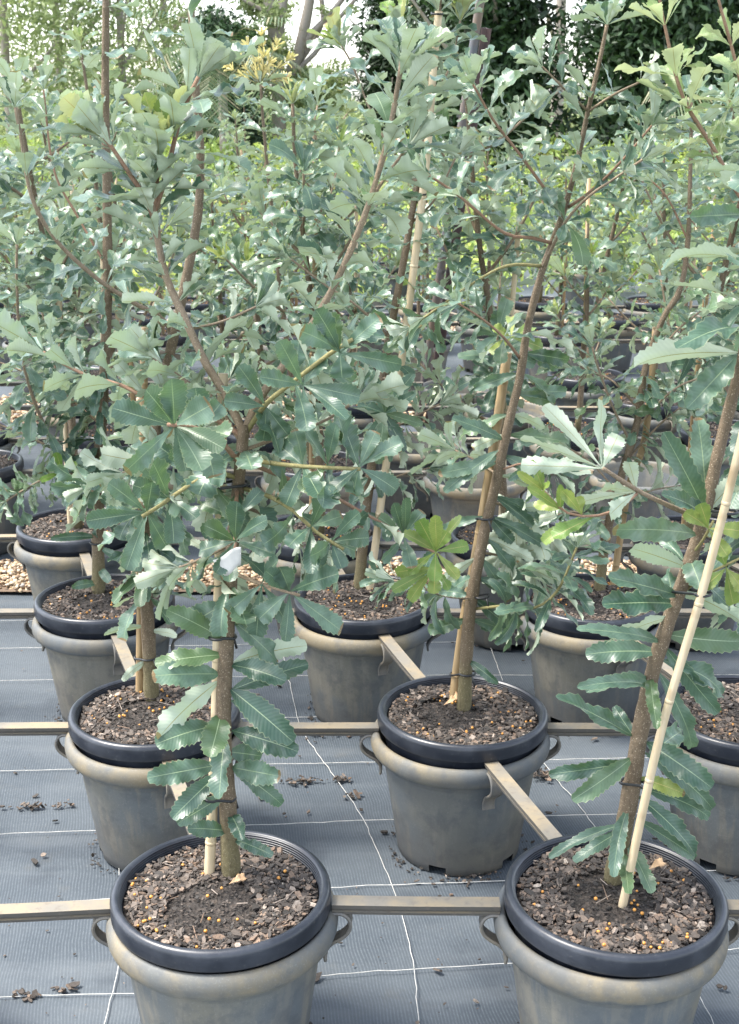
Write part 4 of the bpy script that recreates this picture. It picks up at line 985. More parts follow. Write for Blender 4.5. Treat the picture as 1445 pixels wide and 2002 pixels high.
t.branch(px(Y, (975, 930), (930, 900, .06), (890, 880, .10)), .005, .0034, 'stem', start=.2, sp=.035, n=3, L=.12, W=.036, prof=1, tip=5, droop=.3, bend=.8)
t.branch(px(Y, (975, 920), (1030, 905, -.03), (1080, 920, -.05)), .0045, .003, 'stem_red', sp=.05, n=3, L=.12, W=.036, prof=1, tip=4, droop=.3)
for i, yy in enumerate(range(650, 1250, 40)):
    xx = float(np.interp(yy, [505, 580, 650, 740, 840, 950, 1050, 1185, 1280], [1068, 1046, 1030, 1016, 992, 968, 945, 920, 912]))
    for sg in (-1, 1, 1):
        if rng.random() < .22: continue
        ln = rng.uniform(65, 135); dr = rng.uniform(.1, .8) + (.35 if sg > 0 and yy > 850 else 0)
        t.leaf(at(xx + sg * 3, yy, Y + .01), at(xx + sg * ln * math.cos(dr), yy + ln * math.sin(dr) - 12, Y + rng.uniform(-.03, .10)), rng.uniform(.026, .038), 'top' if rng.random() < .75 else 'under', rng.uniform(.3, 1.0), 1, wave=.16, fold=rng.uniform(.1, .5))
for (tx, ty, bx, by) in ((500 + 385, 820, 985, 860), (870, 960, 975, 880), (860, 930, 972, 905)):
    t.leaf(at(bx, by, Y), at(tx, ty, Y - .05), .036, 'top', .5, 1)
t.leaf(at(914, 1290, Y), at(972, 1336, Y - .06), .026, 'top', .4, 1)
t.rosette((1000, 660), Y + .04, [(965, 640), (1000, 620), (1040, 640), (960, 690), (1060, 680)], .04, .02, young=True)
t.finish()
stake(px(Y + .04, (886, 1376), (905, 1230), (930, 1090), (950, 970), (972, 830), (992, 690)), .0130, 'thick brown bamboo stake behind the leaning middle trunk', 'bamboo_old')
tie(at(913, 1315, Y), at(893, 1318, Y + .04), .018, .013, 'black tie near the foot of the leaning middle trunk')
tie(at(940, 1165, Y), at(912, 1168, Y + .04), .016, .013, 'black tie above the low branch of the leaning middle trunk')
tie(at(950, 1012, Y), at(938, 1015, Y + .04), .015, .013, 'black tie half way up the leaning middle trunk')

# ---- B3 (its trunk stands just outside, its shoots reach in at the right edge)
Y = 2.95
t = Tree('banksia_tree', 'banksia at the right edge with backlit lime shoots and dark low leaves', at(1462, 1380, Y))
t.branch(px(Y, (1462, 1385), (1465, 1200), (1470, 1000), (1478, 800), (1490, 600), (1492, 470), (1475, 410)), .0185, .010, 'trunk', name='trunk', start=.2, sp=.06, n=4, L=.14, W=.052, a0=95, a1=80, tip=0, droop=.35, prof=1)
t.branch(px(Y - .05, (1478, 415), (1445, 380), (1395, 290), (1345, 210), (1322, 150), (1305, 75), (1290, 0), (1282, -70)), .0085, .0042, 'stem_red', lime=True, start=.08, sp=.078, n=4, L=.125, W=.045, a0=58, a1=38, tip=5, bend=.25, young_tip=True)
t.branch(px(Y - .05, (1485, 420), (1478, 300), (1455, 190), (1430, 90), (1405, 0), (1395, -60)), .008, .0042, 'stem_red', lime=True, start=.2, sp=.08, n=4, L=.125, W=.046, a0=58, a1=38, tip=5, bend=.25, young_tip=True)
t.finish()

# ---- C1
Y = 3.878
t = Tree('banksia_tree', 'straight tall banksia in the third row left pot', at(193, 1158, Y))
t.branch(px(Y, (193, 1160), (192, 1030), (196, 870), (208, 640), (210, 430), (206, 200), (207, 20), (207, -110)), .0210, .0120, 'trunk', name='trunk', start=.17, sp=.06, n=4, L=.125, W=.046, a0=92, a1=75, tip=0, droop=.2, end=.60)
for xx, yy in ((210, 390), (208, 290), (206, 195), (206, 105), (207, 15)): t.whorl(np.array(at(xx, yy, Y)), (0, 0, 1), 3, .145, .055, 78, .5, droop=.1)
t.branch(px(Y, (194, 960), (125, 895, -.05), (75, 805, -.08), (42, 690, -.1), (33, 560, -.1), (33, 478, -.1)), .0085, .0058, 'stem', start=.1, sp=.045, n=5, L=.13, W=.046, a0=85, a1=60, tip=5, bend=.6)
t.branch(px(Y, (193, 940), (120, 925, -.1), (60, 950, -.15), (12, 980, -.2)), .006, .004, 'stem', start=.1, sp=.04, n=5, L=.10, W=.046, a0=85, a1=60, tip=5, droop=.3)
t.branch(px(Y, (206, 600), (260, 500, .05), (330, 440, .1)), .006, .004, 'stem', sp=.06, n=4, L=.12, W=.046)
t.branch(px(Y, (208, 520), (150, 420, .08), (105, 330, .1), (85, 175, .1)), .0065, .004, 'stem_red', sp=.07, n=4, L=.12, W=.044, tip=5)
t.branch(px(Y, (195, 900), (120, 885, .02), (50, 850, .02), (-30, 820, .02)), .006, .004, 'stem', start=.2, sp=.045, n=4, L=.12, W=.044, droop=.3)
t.branch(px(Y, (197, 830), (110, 760, .05), (30, 720, .06), (-30, 700, .06)), .006, .004, 'stem', start=.2, sp=.045, n=4, L=.12, W=.044, droop=.3)
t.branch(px(Y, (195, 985), (260, 930, .05), (330, 900, .06)), .006, .004, 'stem', start=.2, sp=.045, n=4, L=.12, W=.044, droop=.3)
t.rosette((122, 922), Y - .12, [(80, 940), (100, 900), (150, 905), (135, 960), (110, 885)], .03, -.02, young=True)
for yy in (740, 800, 870, 930, 1000): t.whorl(np.array(at(197, yy, Y)), (0, 0, 1), 4, .14, .044, 95, .8, droop=.35, prof=1)
for (tx, ty, by) in ((100, 1050, 1050), (260, 1110, 1070), (140, 1145, 1140), (215, 1140, 1110)):
    t.leaf(at(193, by, Y), at(tx, ty, Y - .06), .028, 'top', .6, 1)
t.finish()
stake(px(Y + .03, (190, 1150), (196, 870), (204, 640), (203, 505)), .0115, 'tan stake behind the straight left trunk of the third row')
tie(at(192, 1060, Y), at(192, 1060, Y + .02), .021, .012, 'black band round the straight left trunk of the third row', False)

# ---- C2
Y = 3.9
t = Tree('banksia_tree', 'olive stemmed banksia beside the tall pale stake in the third row', at(703, 1150, Y))
t.branch(px(Y, (703, 1152), (715, 1000), (738, 830), (758, 680), (780, 560), (798, 460), (820, 330), (840, 200), (856, 60), (862, -60)), .0185, .0075, 'trunk', name='trunk', start=.35, sp=.075, n=4, L=.125, W=.048, a0=85, a1=50, tip=6)
t.branch(px(Y, (760, 660), (700, 600, -.05), (640, 560, -.08), (560, 500, -.1)), .007, .004, 'stem', sp=.065, n=3, L=.12, W=.046)
t.branch(px(Y, (760, 680), (820, 640, -.04), (880, 590, -.08)), .006, .004, 'stem_olive', sp=.065, n=3, L=.12, W=.046)
t.branch(px(Y, (748, 740), (755, 745, -.06), (752, 810, -.12)), .006, .004, 'stem', leafy=False)
t.rosette((752, 808), Y - .12, [(725, 725), (770, 715), (810, 770), (825, 830), (790, 880), (740, 905), (710, 880), (700, 790), (765, 900), (805, 730)], .05, -.02, prof=1)
t.branch(px(Y, (722, 960), (780, 930, .03), (840, 915, .05)), .005, .004, 'stem', start=.2, sp=.04, n=4, L=.12, W=.042, droop=.3)
t.branch(px(Y, (735, 860), (800, 820, .05), (860, 790, .08)), .005, .004, 'stem', start=.2, sp=.04, n=4, L=.12, W=.042, droop=.3)
t.branch(px(Y, (730, 890), (680, 850, -.05), (620, 840, -.08)), .005, .004, 'stem', sp=.05, n=3, L=.12, W=.046)
t.branch(px(Y, (800, 440), (850, 390, .04), (890, 310, .06)), .006, .004, 'stem', sp=.06, n=4, L=.115, W=.044)
t.branch(px(Y, (815, 360), (740, 250, .06), (690, 130, .08), (668, 90, .08)), .006, .004, 'stem', sp=.06, n=4, L=.11, W=.042, young_tip=True)
t.branch(px(Y, (845, 170), (810, 120, .05), (785, 60, .06)), .005, .0036, 'stem', sp=.06, n=4, L=.11, W=.042, young_tip=True)
t.branch(px(Y, (840, 200), (880, 130, .05), (900, 40, .06)), .005, .0036, 'stem', sp=.06, n=4, L=.11, W=.042, young_tip=True)
for yy in (760, 840, 930, 1000): t.whorl(np.array(at(float(np.interp(yy, [680, 1000], [758, 715])), yy, Y)), (0, 0, 1), 4, .13, .044, 95, .8, droop=.3, prof=1)
t.finish()
stake(px(Y - .012, (722, 1158), (752, 930), (786, 700), (812, 500), (835, 300), (846, 150), (858, 22)), .0125, 'tall pale bamboo stake reaching the top between the trees')
tie(at(815, 378, Y), at(822, 380, Y - .02), .012, .012, 'black tie at the middle of the tall pale stake')
tie(at(853, 25, Y), at(855, 28, Y - .02), .010, .012, 'black clip at the top of the tall pale stake')

# ---- C3
Y = 3.878
t = Tree('banksia_tree', 'slim dark stemmed banksia in the third row right pot', at(1172, 1158, Y))
t.branch(px(Y, (1172, 1160), (1185, 1050), (1215, 930), (1245, 830), (1262, 720), (1297, 622), (1330, 565), (1345, 470, .02), (1350, 330, .03), (1352, 200, .03)), .0175, .006, 'trunk', name='trunk', start=.2, sp=.075, n=4, L=.115, W=.042, a0=90, a1=55, tip=5, droop=.2)
t.branch(px(Y, (1230, 860), (1200, 800, -.03), (1170, 720, -.05), (1158, 678, -.05)), .006, .0046, 'stem', sp=.06, n=4, L=.12, W=.042, tip=4)
t.branch(px(Y, (1262, 720), (1330, 640, .03), (1400, 590, .05), (1450, 560, .06)), .006, .004, 'stem', sp=.06, n=4, L=.11, W=.042)
t.branch(px(Y, (1250, 800), (1190, 740, .05), (1110, 720, .08)), .006, .004, 'stem', sp=.055, n=4, L=.12, W=.042)
t.branch(px(Y, (1225, 900), (1290, 830, .03), (1340, 790, .05)), .006, .004, 'stem', sp=.055, n=4, L=.12, W=.042)
t.branch(px(Y, (1205, 960), (1150, 900, .03), (1080, 860, .05)), .005, .004, 'stem', sp=.05, n=4, L=.12, W=.04)
t.branch(px(Y, (1240, 840), (1320, 760, -.03), (1400, 730, -.05)), .005, .004, 'stem', sp=.05, n=4, L=.12, W=.04)
t.branch(px(Y, (1195, 990), (1270, 960, .03), (1330, 950, .05)), .005, .004, 'stem', sp=.05, n=4, L=.12, W=.04)
t.branch(px(Y, (1190, 1030), (1120, 1000, -.05), (1060, 1020, -.08)), .005, .004, 'stem', sp=.05, n=4, L=.12, W=.04, prof=1)
t.branch(px(Y, (1345, 470, .02), (1300, 380, .05), (1240, 330, .08)), .005, .0036, 'stem_red', sp=.06, n=4, L=.11, W=.042)
t.finish()
stake(px(Y + .045, (1198, 1150), (1228, 960), (1262, 850), (1282, 640)), .0110, 'bamboo stake beside the slim dark stem, third row right', 'bamboo_old')

# ------------------------------------------------------------------ grown banksias (row four and the beds behind)
def grow(seed, h, lod, dens=1.0, lean=0.05, nb=6, tipyoung=.4, name='banksia_tree'):
    """returns list of (part name, mesh)"""
    global rng
    keep = rng; rng = np.random.default_rng(seed)
    trunk = [np.array([0, 0, 0.0])]; ang = rng.uniform(0, 6.28); d = np.array([math.cos(ang) * lean, math.sin(ang) * lean, 1])
    nseg = 8
    for i in range(nseg):
        d = d + np.array([rng.normal(0, .035), rng.normal(0, .035), 0]); d[:2] *= .97
        trunk.append(trunk[-1] + unit(d) * h / nseg)
    P = smooth_path(trunk, .05)
    L, Yl = Leaves(), Leaves()
    tm, parts = MB(), []
    n = len(P); tm.tube(P, np.linspace(.017, .0055, n), 7, jit=.05)
    parts.append(('trunk', tm.mesh('trunk', M['trunk'])))
    class H: pass
    T = Tree.__new__(Tree); T.o = np.zeros(3); T.L = L; T.Y = Yl; T.P = Leaves()
    cl = .036 if lod else .034
    def leafy(Pp, start, sp, nn, Ls, a0, a1, tip, young):
        S = np.concatenate(([0], np.cumsum(np.linalg.norm(np.diff(Pp, axis=0), axis=1)))); tt = start * S[-1]
        while tt < S[-1] - .02:
            i = min(np.searchsorted(S, tt), len(Pp) - 2); f = tt / S[-1]
            T.whorl(Pp[i], Pp[i + 1] - Pp[max(0, i - 1)], nn, Ls, Ls * .37, a0 + (a1 - a0) * f, .6, droop=.25 * (1 - f), wave=.13)
            tt += sp * rng.uniform(.7, 1.3) / dens
        T.whorl(Pp[-1], Pp[-1] - Pp[-2], tip, Ls, Ls * .40, a1, .4)
        if young:
            T.whorl(Pp[-1], Pp[-1] - Pp[-2], 6, Ls * .6, Ls * .16, 28, .2, young=True, prof=1)
    leafy(P, .26, .085, 4, .135, 90, 60, 5, rng.random() < tipyoung)
    for k in range(nb):
        f = .25 + .65 * (k + rng.random() * .6) / nb; i = int(f * (n - 1)); b = P[i]
        az = k * 2.4 + rng.uniform(-.5, .5); ln = h * (.36 - .22 * f) * rng.uniform(.8, 1.25); up = rng.uniform(.5, 1.3)
        dv = unit([math.cos(az), math.sin(az), up * .7]); pts = [b]
        for q in range(3):
            dv = unit(dv + [0, 0, .22 * up]); pts.append(pts[-1] + dv * ln / 3)
        Q = smooth_path(pts, .05); bm_ = MB(); bm_.tube(Q, np.linspace(.0065, .0035, len(Q)), 6, jit=.05)
        parts.append(('branch', bm_.mesh('branch', M['stem'])))
        leafy(Q, .18, .07, 4, .128, 80, 42, 5, rng.random() < tipyoung)
    rows, cols = ((25, 5) if lod == 0 else (12, 3))
    parts.append(('foliage', L.mesh('foliage', M['leaf'] if lod == 0 else M['leaf_back'], rows, cols)))
    if Yl.d: parts.append(('young_foliage', Yl.mesh('young_foliage', M['leaf_young'], rows, cols)))
    rng = keep
    return parts
def place_tree(parts, x, y, z, rz, label, sc=1.0, group='banksias in the beds behind'):
    t = thing('banksia_tree', label, 'tree', (x, y, z), group, (0, 0, rz)); t.scale = (sc, sc, sc)
    for nme, me in parts: link(nme, me, t)
    return t
FR = [grow(100 + i, (1.5, 1.45, 1.55, 1.7)[i], 0, 1.35, .06, 8) for i in range(4)]
for i, k in enumerate(('D1', 'D2', 'D3', 'D4')):
    x, y = A[k]
    place_tree(FR[i], x + rng.normal(0, .02), y, .366, rng.uniform(0, 6.28), f"{['small','bushy','upright','tall'][i]} banksia in its black pot, {where[k]}", 1.0, 'potted banksias')
    stake([np.array([x - .03, y + .03, .36]), np.array([x - .02, y + .03, 1.0]), np.array([x + .0, y + .03, 1.45])], .0100, f"bamboo stake standing in the pot, {where[k]}", 'bamboo_old' if i % 2 else 'bamboo')
VAR = [grow(200 + i, (1.05, 1.32, 1.2, 1.45, 1.0, 1.25, 1.62, 1.12, 1.38)[i], 1, .85, .05, 5 + i % 3, .75) for i in range(9)]
FL = min((e for e in BED if e[2] == 2 and e[3] == 0 and e[5] == 'tree'), key=lambda e: abs(e[0] + .263))
Y = FL[1]
t = Tree('banksia_tree', 'tall thin banksia topped by a burst of pale yellow new shoots', (FL[0], FL[1], .36))
t.branch([np.array([FL[0], Y, .36])] + px(Y, (575, 760), (552, 600), (540, 480), (524, 340), (514, 230), (510, 165)), .0165, .0065, 'trunk', name='trunk', start=.3, sp=.085, n=4, L=.115, W=.045, a0=85, a1=62, tip=5)
t.branch(px(Y, (540, 620), (490, 590), (430, 560), (400, 540)), .0075, .005, 'stem', sp=.08, n=4, L=.11, W=.044)
t.branch(px(Y, (548, 560), (600, 500, .05), (640, 400, .08), (660, 330, .1)), .0075, .005, 'stem', sp=.08, n=4, L=.11, W=.044)
for (tx, ty) in ((512, 60), (455, 95), (575, 110), (480, 80), (545, 78), (440, 125), (560, 150), (500, 110), (530, 120)):
    tip_ = px(Y, (tx, ty))[0]; b0 = np.array(px(Y, (510, 168))[0]); Pq = smooth_path([b0, (b0 + np.array(tip_)) / 2 + rng.normal(0, .008, 3), np.array(tip_) + [0, rng.normal(0, .05), 0]], .02)
    t.stick(Pq, .0035, .002, 'stem_olive')
    for f in (.35, .55, .75, .9, 1.0):
        i_ = min(int(f * (len(Pq) - 1)), len(Pq) - 2)
        t.whorl(Pq[i_], Pq[i_ + 1] - Pq[i_], 5, .036 + .02 * (1 - f), .010, 34, .15, young=True, prof=1, wave=.03)
t.finish(17, 3, ymat='leaf_flush')
for i, (x, y, b, r, q, kind) in enumerate(BED):
    if kind != 'tree' or (x, y) == FL[:2]: continue
    v = i % 9
    adj = ['slender', 'bushy', 'straight', 'leaning', 'dense', 'loose', 'tall', 'open crowned', 'leafy'][v]
    place_tree(VAR[v], x, y, .36, rng.uniform(0, 6.28), f"{adj} banksia {bl(b, r, q)}", rng.uniform(.88, 1.10) * (1.0 if b == 2 else .88))
    if b <= 4 and rng.random() < .6:
        a = rng.uniform(0, 6.28); h = rng.uniform(.8, 1.3)
        o = link('bamboo_stake', None) if False else None
        p0 = np.array([x + .035 * math.cos(a), y + .035 * math.sin(a), .36])
        mb = MB(); mb.tube([[0, 0, 0], [.005, 0, h * .5], [.01 * math.cos(a * 3), .01, h]], .0095, 7)
        s_ = mb.build('bamboo_stake', M['bamboo_old'] if i % 2 else M['bamboo']); s_.location = p0
        tag(s_, f"stake beside the banksia {bl(b, r, q)}", 'stake', 'bamboo stakes')

# ------------------------------------------------------------------ steel pipe and star picket
Pb, Pt = at(822, 800, 7.55), at(948, -60, 7.25)
foot = np.array(Pb) + (np.array(Pb) - np.array(Pt)) * (Pb[2] / (Pt[2] - Pb[2])); top = np.array(Pt)
mb = MB(); mb.tube([np.zeros(3), (top - foot) * .5, top - foot], .0235, 14)
o = mb.build('steel_pipe', M['pipe'], auto=50); o.location = foot
tag(o, 'leaning galvanised steel pipe with rust wired to a maroon picket', 'pipe')
pkb, pkt = at(838, 830, 7.60), at(951, 55, 7.32)
foot2 = np.array(pkb) + (np.array(pkb) - np.array(pkt)) * (pkb[2] / (pkt[2] - pkb[2])); top2 = np.array(pkt)
root = thing('star_picket', 'maroon steel star picket standing against the leaning pipe', 'post', tuple(foot2))
star = []
for k in range(3):
    a = R(90 + 120 * k)
    for s_, rr_ in ((-.10, .029), (.10, .029)): star.append((rr_ * math.cos(a + s_), rr_ * math.sin(a + s_)))
    star.append((.006 * math.cos(a + R(60)), .006 * math.sin(a + R(60))))
mb = MB(); mb.sweep(star, [np.zeros(3), (top2 - foot2) * .5, top2 - foot2], (0, 1, 0.001)); mb.build('steel_section', M['picket'], root, smooth=False)
for f in (.80, .42):
    p = foot2 + (top2 - foot2) * f; q = foot + (top - foot) * f * np.linalg.norm(top2 - foot2) / np.linalg.norm(top - foot)
    c = (p + q) / 2 - foot2; mb = MB()
    for dz in (-.006, 0, .006):
        mb.tube([c + np.array([.062 * math.cos(a), .05 * math.sin(a), dz]) for a in np.linspace(0, 6.283, 17)], .002, 5, cap=False)
    mb.build('wire_tie', M['tie'], root)

# ------------------------------------------------------------------ litter on the mat
lm = MB(); 
def heap(pxx, pyy, n, sx, sy, s=.008):
    c = on_ground(pxx, pyy, 0)
    for i in range(n):
        V, F = chip_geo(s * rng.uniform(.4, 1.3)); V = rot_rand(V, .4)
        V += [c[0] + rng.normal(0, sx), c[1] + rng.normal(0, sy), .008 + abs(rng.normal(0, .004))]
        lm.add(V, F, r=float(np.clip(rng.beta(1.6, 2.6), 0, 1)))
heap(592, 1532, 50, .030, .010, .0052); heap(668, 1530, 14, .016, .006, .0065); heap(1070, 1520, 75, .035, .012, .0052); heap(62, 1583, 22, .03, .006, .0055); heap(120, 1580, 12, .025, .006, .005)
heap(45, 1952, 18, .022, .004, .0055); heap(128, 1940, 10, .016, .005, .007); heap(895, 1890 - 170, 40, .06, .02, .004); heap(640, 1440, 60, .06, .015, .004); heap(690, 1558, 8, .02, .01)
for b_, rr_ in [(A[k], .165) for k in ('A1', 'A2', 'B1', 'B2', 'B3', 'C1', 'C2', 'C3')]:
    for i in range(70):      # crumbs round the foot of each pot
        a = rng.uniform(0, 6.28); r = rr_ + abs(rng.normal(0, .015)); V, F = chip_geo(rng.uniform(.0015, .005)); V = rot_rand(V, .4) + [b_[0] + r * math.cos(a), b_[1] + r * math.sin(a), .008]
        lm.add(V, F, r=rng.uniform(0, .35))
for i in range(300):
    x, y = rng.uniform(0, 1445), rng.uniform(1240, 2000); c = on_ground(x, y, .008)
    V, F = chip_geo(rng.choice([.0018, .003, .0055, .008], p=[.45, .3, .17, .08])); V = rot_rand(V, .25) + np.array(c)
    lm.add(V, F, r=float(rng.beta(1.5, 2.4)))
tag(lm.build('bark_litter', M['chips'], smooth=False), kind='stuff')
def dry_leaf(pxx, pyy, z, L, label):
    lv = Leaves(); lv.add((0, 0, 0), (math.cos(1), math.sin(1) * .3, .25), (0, -.5, 1), L, L * .5, .7, .2, .4, 0, 0)
    o = link('dry_leaf', lv.mesh('dry_leaf', M['dry'], 21, 5)); o.location = on_ground(pxx, pyy, z); tag(o, label, 'leaf')
    so = o.modifiers.new('thickness', 'SOLIDIFY'); so.thickness = .0008
    return o
dry_leaf(868, 1378, .378, .06, 'curled brown dead leaf lying at the foot of the middle stake')
dry_leaf(448, 1728, .376, .035, 'small brown dead leaf lying below the front left trunk')
dry_leaf(1268, 1700, .380, .04, 'pale dead leaf lying behind the front right stake')

# ------------------------------------------------------------------ far vegetation
def leaf_cloud(centres, radii, n, size, flat=.7, elong=1.6):
    """many small leaf faces spread through clumps"""
    centres = np.array(centres); radii = np.array(radii)
    k = rng.choice(len(centres), n, p=radii ** 2 / (radii ** 2).sum())
    v = rng.normal(0, 1, (n, 3)); v /= np.linalg.norm(v, axis=1)[:, None]; v *= (rng.random(n) ** .45)[:, None]; v[:, 2] *= flat
    p = centres[k] + v * radii[k][:, None]
    a = rng.normal(0, 1, (n, 3)); a /= np.linalg.norm(a, axis=1)[:, None]; b = rng.normal(0, 1, (n, 3)); b -= a * (a * b).sum(1)[:, None]; b /= np.linalg.norm(b, axis=1)[:, None]
    s = size * rng.uniform(.6, 1.4, (n, 1))
    V = np.stack([p - a * s * elong, p + b * s * .55, p + a * s * elong, p - b * s * .55], 1).reshape(-1, 3)
    F = np.arange(n * 4).reshape(n, 4)
    shade = rng.random(len(centres))[k] * .55 + rng.random(n) * .45
    return V, F, np.repeat(shade, 4)
def far_tree(name, x, y, h, label, leaf, crown, trunk_r=.14, fork=2, cb=.35, n=5000, size=.05, nclump=26, spread=.45, group=None, bark_m='gum_bark', lean=0.0, elong=1.6):
    t = thing(name, label, 'tree', (x, y, -.03), group)
    limbs = []; mb = MB()
    P = [np.array([0, 0, 0.0]), np.array([lean * .3 * h * .3, 0, h * .3]), np.array([lean * h * .5 + rng.normal(0, .1), rng.normal(0, .1), h * .55]), np.array([lean * h * .9 + rng.normal(0, .2), 0, h * .9])]
    Q = smooth_path(P, .25); mb.tube(Q, np.linspace(trunk_r, trunk_r * .3, len(Q)), 9, jit=.06); tips = [Q[-1]]
    mb.build('trunk', M[bark_m], t)
    for k in range(fork * 3):
        i = int(len(Q) * rng.uniform(.22, .8)); az = rng.uniform(0, 6.28); ln = h * rng.uniform(.2, .42)
        d = unit([math.cos(az), math.sin(az), rng.uniform(.6, 1.6)])
        L = smooth_path([Q[i], Q[i] + d * ln * .5 + rng.normal(0, .08, 3), Q[i] + d * ln + [0, 0, .1 * ln]], .2)
        m2 = MB(); m2.tube(L, np.linspace(trunk_r * .42, trunk_r * .12, len(L)), 7, jit=.05); m2.build('limb', M[bark_m], t); tips.append(L[-1]); tips.append(L[len(L) // 2])
    cs, rs = [], []
    for k in range(nclump):
        b = tips[k % len(tips)]; az = rng.uniform(0, 6.28)
        z = h * (cb + (1 - cb) * rng.random()); w = spread * h * math.sqrt(rng.random()) * (1 - .5 * ((z / h - cb) / (1 - cb)) ** 2)
        c = np.array([w * math.cos(az) + lean * z * .8, w * math.sin(az), z]); c = c * .7 + np.array([b[0], b[1], c[2]]) * .3
        cs.append(c); rs.append(h * rng.uniform(.06, .15) * crown)
    V, F, sh = leaf_cloud(cs, rs, n, size, .8, elong)
    V[:, 2] = np.maximum(V[:, 2], .05)
    link('crown', mesh_from('crown', V, F, M[leaf], rnd=sh, smooth=False), t)
    return t
def X(pxx, Yd): return (pxx - 722.5) / FPX * (Yd * CT + 1.83 * ST) 
# airy gums at left, tall grey trunks in the middle, dark dense trees at right
far_tree('gum_tree', X(30, 30), 30, 9.5, 'airy pale green gum at the far left edge', 'gum_leaf', 1.0, .12, 2, .02, 12000, .05, 110, .27, 'gums behind the nursery')
far_tree('gum_tree', X(130, 33), 33, 10, 'airy gum with sky showing through, left of the tall left trunk', 'gum_leaf', 1.0, .12, 2, .02, 12000, .05, 110, .27, 'gums behind the nursery')
far_tree('gum_tree', X(250, 31), 31, 9, 'yellow green gum behind the tall left trunk', 'gum_leaf', 1.0, .11, 2, .02, 12000, .05, 110, .27, 'gums behind the nursery')
far_tree('gum_tree', X(335, 36), 36, 11, 'olive gum behind the big pale leaves', 'gum_leaf', 1.0, .13, 2, .02, 11000, .05, 110, .20, 'gums behind the nursery')
def spread_gum(label, Y, limbs, clumps, n, base):
    t = thing('gum_tree', label, 'tree', tuple(base), 'gums behind the nursery'); o = np.array(base, float)
    for i, (pts, r0, r1) in enumerate(limbs):
        P = smooth_path([np.array(p) for p in pts], .25); mb = MB(); mb.tube(P - o, np.linspace(r0, r1, len(P)), 9, jit=.06)
        mb.build('trunk' if i == 0 else 'limb', M['gum_bark'], t)
    cs = [np.array(at(x, y, Y + dy)) - o for x, y, dy, r in clumps]; rs = [r for *_, r in clumps]
    V, F, sh = leaf_cloud(cs, rs, n, .05, .8, 1.6)
    link('crown', mesh_from('crown', V, F, M['gum_leaf'], rnd=sh, smooth=False), t)
g0 = np.array(at(545, 195, 30)); g0[2] = -.03
spread_gum('grey gum with forked leaning trunks at the bright sky gap', 30,
    [([g0] + px(30, (543, 150), (538, 85), (528, 20), (515, -60), (505, -200)), .17, .09),
     (px(30, (540, 100), (548, 40), (556, -30), (570, -180)), .12, .07),
     (px(30.4, (545, 190), (575, 130), (592, 70), (604, 10), (618, -80), (640, -220)), .14, .07),
     (px(30.4, (584, 100), (610, 65), (640, 35), (668, 0), (700, -60)), .09, .05),
     (px(30.6, (575, 130), (600, 100), (632, 40), (622, -30)), .08, .05),
     (px(30, (530, 30), (500, 12), (478, 0), (440, -30)), .05, .03),
     (px(30.4, (566, 150), (615, 105), (655, 45), (690, 5), (730, -50)), .06, .04)],
    [(rng.uniform(440, 560), rng.uniform(-40, 110), rng.uniform(-.8, 1.2), rng.uniform(.18, .42)) for _ in range(26)] + [(rng.uniform(560, 660), rng.uniform(140, 205), rng.uniform(-.5, 1.5), rng.uniform(.2, .45)) for _ in range(20)] + [(rng.uniform(600, 700), rng.uniform(-80, 30), rng.uniform(-.5, 1), rng.uniform(.1, .2)) for _ in range(7)], 5500, g0)
far_tree('gum_tree', X(1085, 40), 40, 14, 'slim bare gum trunk against white sky between the dark trees', 'gum_leaf', .7, .2, 2, .5, 3000, .06, 22, .2, 'gums behind the nursery')
far_tree('shade_tree', X(955, 27), 27, 7.5, 'dark green dense tree right of the steel pipe', 'dark_leaf', .95, .18, 2, .06, 42000, .06, 130, .13, 'dark trees at the back')
far_tree('shade_tree', X(880, 31), 31, 5.0, 'small dark tree behind the tall pale stake', 'dark_leaf', 1.2, .15, 2, .03, 22000, .05, 90, .26, 'dark trees at the back')
far_tree('shade_tree', X(1270, 26), 26, 9, 'largest dark green tree filling the upper right', 'dark_leaf', .95, .2, 2, .04, 52000, .06, 150, .16, 'dark trees at the back')
far_tree('shade_tree', X(1420, 28), 28, 9, 'dark tree behind the backlit shoots at right', 'dark_leaf', .95, .2, 2, .04, 42000, .06, 130, .17, 'dark trees at the back')
far_tree('shade_tree', X(1530, 27), 27, 8, 'dark tree cut by the right edge', 'dark_leaf', 1.0, .2, 2, .04, 22000, .06, 90, .2, 'dark trees at the back')
far_tree('shade_tree', X(450, 29), 29, 3.3, 'low dark tree in shade below the palm', 'dark_leaf', 1.3, .12, 2, .03, 16000, .045, 80, .34, 'dark trees at the back')
far_tree('shade_tree', X(755, 33), 33, 4.2, 'low green tree behind the top of the right leader', 'dark_leaf', 1.1, .12, 2, .03, 14000, .05, 70, .15, 'dark trees at the back')
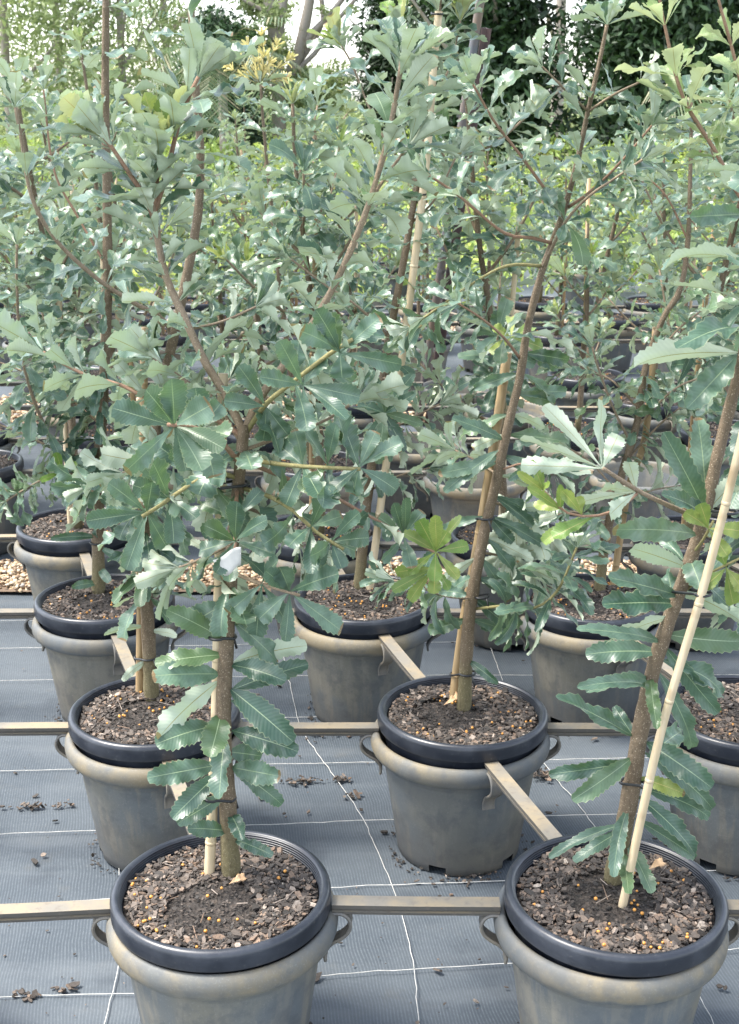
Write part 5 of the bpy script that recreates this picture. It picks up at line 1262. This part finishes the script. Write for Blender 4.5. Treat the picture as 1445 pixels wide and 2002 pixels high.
def palm(x, y, h, label, n=18, L=2.2):
    t = thing('palm_tree', label, 'tree', (x, y, -.03), 'palms at the back')
    mb = MB(); mb.tube([[0, 0, 0], [.03, 0, h * .5], [0, 0, h]], [.11, .09, .08], 9, jit=.05); mb.build('trunk', M['gum_bark'], t)
    Vs, Fs, rn = [], [], []; k = 0
    for i in range(n):
        az = 2.4 * i; el = rng.uniform(-.1, 1.1); d = np.array([math.cos(az) * math.cos(el), math.sin(az) * math.cos(el), math.sin(el)]); p = np.array([0, 0, h]); pts = [p]
        for q in range(9):
            d = unit(d + [0, 0, -.17]); p = p + d * L / 9; pts.append(p)
        pts = np.array(pts)
        for q in range(1, 10):
            T = unit(pts[q] - pts[q - 1]); S = unit(np.cross(T, [0, 0, 1]))
            for f in (0, .33, .66):
                o = pts[q - 1] + (pts[q] - pts[q - 1]) * f
                for sgn in (-1, 1):
                    e = o + S * sgn * .38 * (1 - (q / 10) ** 3 * .7) + T * .16 + [0, 0, -.14]; w = T * .018
                    Vs += [o - w, o + w, e + w * .4, e - w * .4]; Fs.append((k, k + 1, k + 2, k + 3)); k += 4; rn += [rng.random()] * 4
    link('crown', mesh_from('crown', np.array(Vs), np.array(Fs), M['palm_leaf'], rnd=np.array(rn), smooth=False), t)
    return t
palm(X(440, 25), 25, 2.5, 'palm with drooping fronds left of the flowering tipped shoot', 22, 1.9)
palm(X(1425, 22), 22, 1.7, 'low palm in shade near the right edge', 18, 1.6)
# lime ground cover beyond the beds, and a belt of distant bush
cs = np.stack([rng.uniform(-9, 9, 900), rng.uniform(11.75, 27, 900), rng.random(900)], 1); cs[:, 2] = .06 + cs[:, 2] * np.clip(.45 + (cs[:, 1] - 15) * .07, .45, 1.0); rs = rng.uniform(.18, .42, 900)
V, F, sh = leaf_cloud(cs, rs, 70000, .036, .7, 1.4); V[:, 2] = np.maximum(V[:, 2], -.02)
tag(link('groundcover', mesh_from('groundcover', V, F, M['lime_leaf'], rnd=sh, smooth=False)), kind='stuff')
cs = np.stack([rng.uniform(-34, 34, 420), rng.uniform(46, 54, 420), .2 + 2.2 * rng.random(420) ** 2.0], 1); rs = rng.uniform(.5, 1.3, 420)
V, F, sh = leaf_cloud(cs, rs, 60000, .09, .8, 1.5); V[:, 2] = np.maximum(V[:, 2], -.02)
tag(link('distant_bush', mesh_from('distant_bush', V, F, M['gum_leaf'], rnd=sh, smooth=False)), kind='stuff')
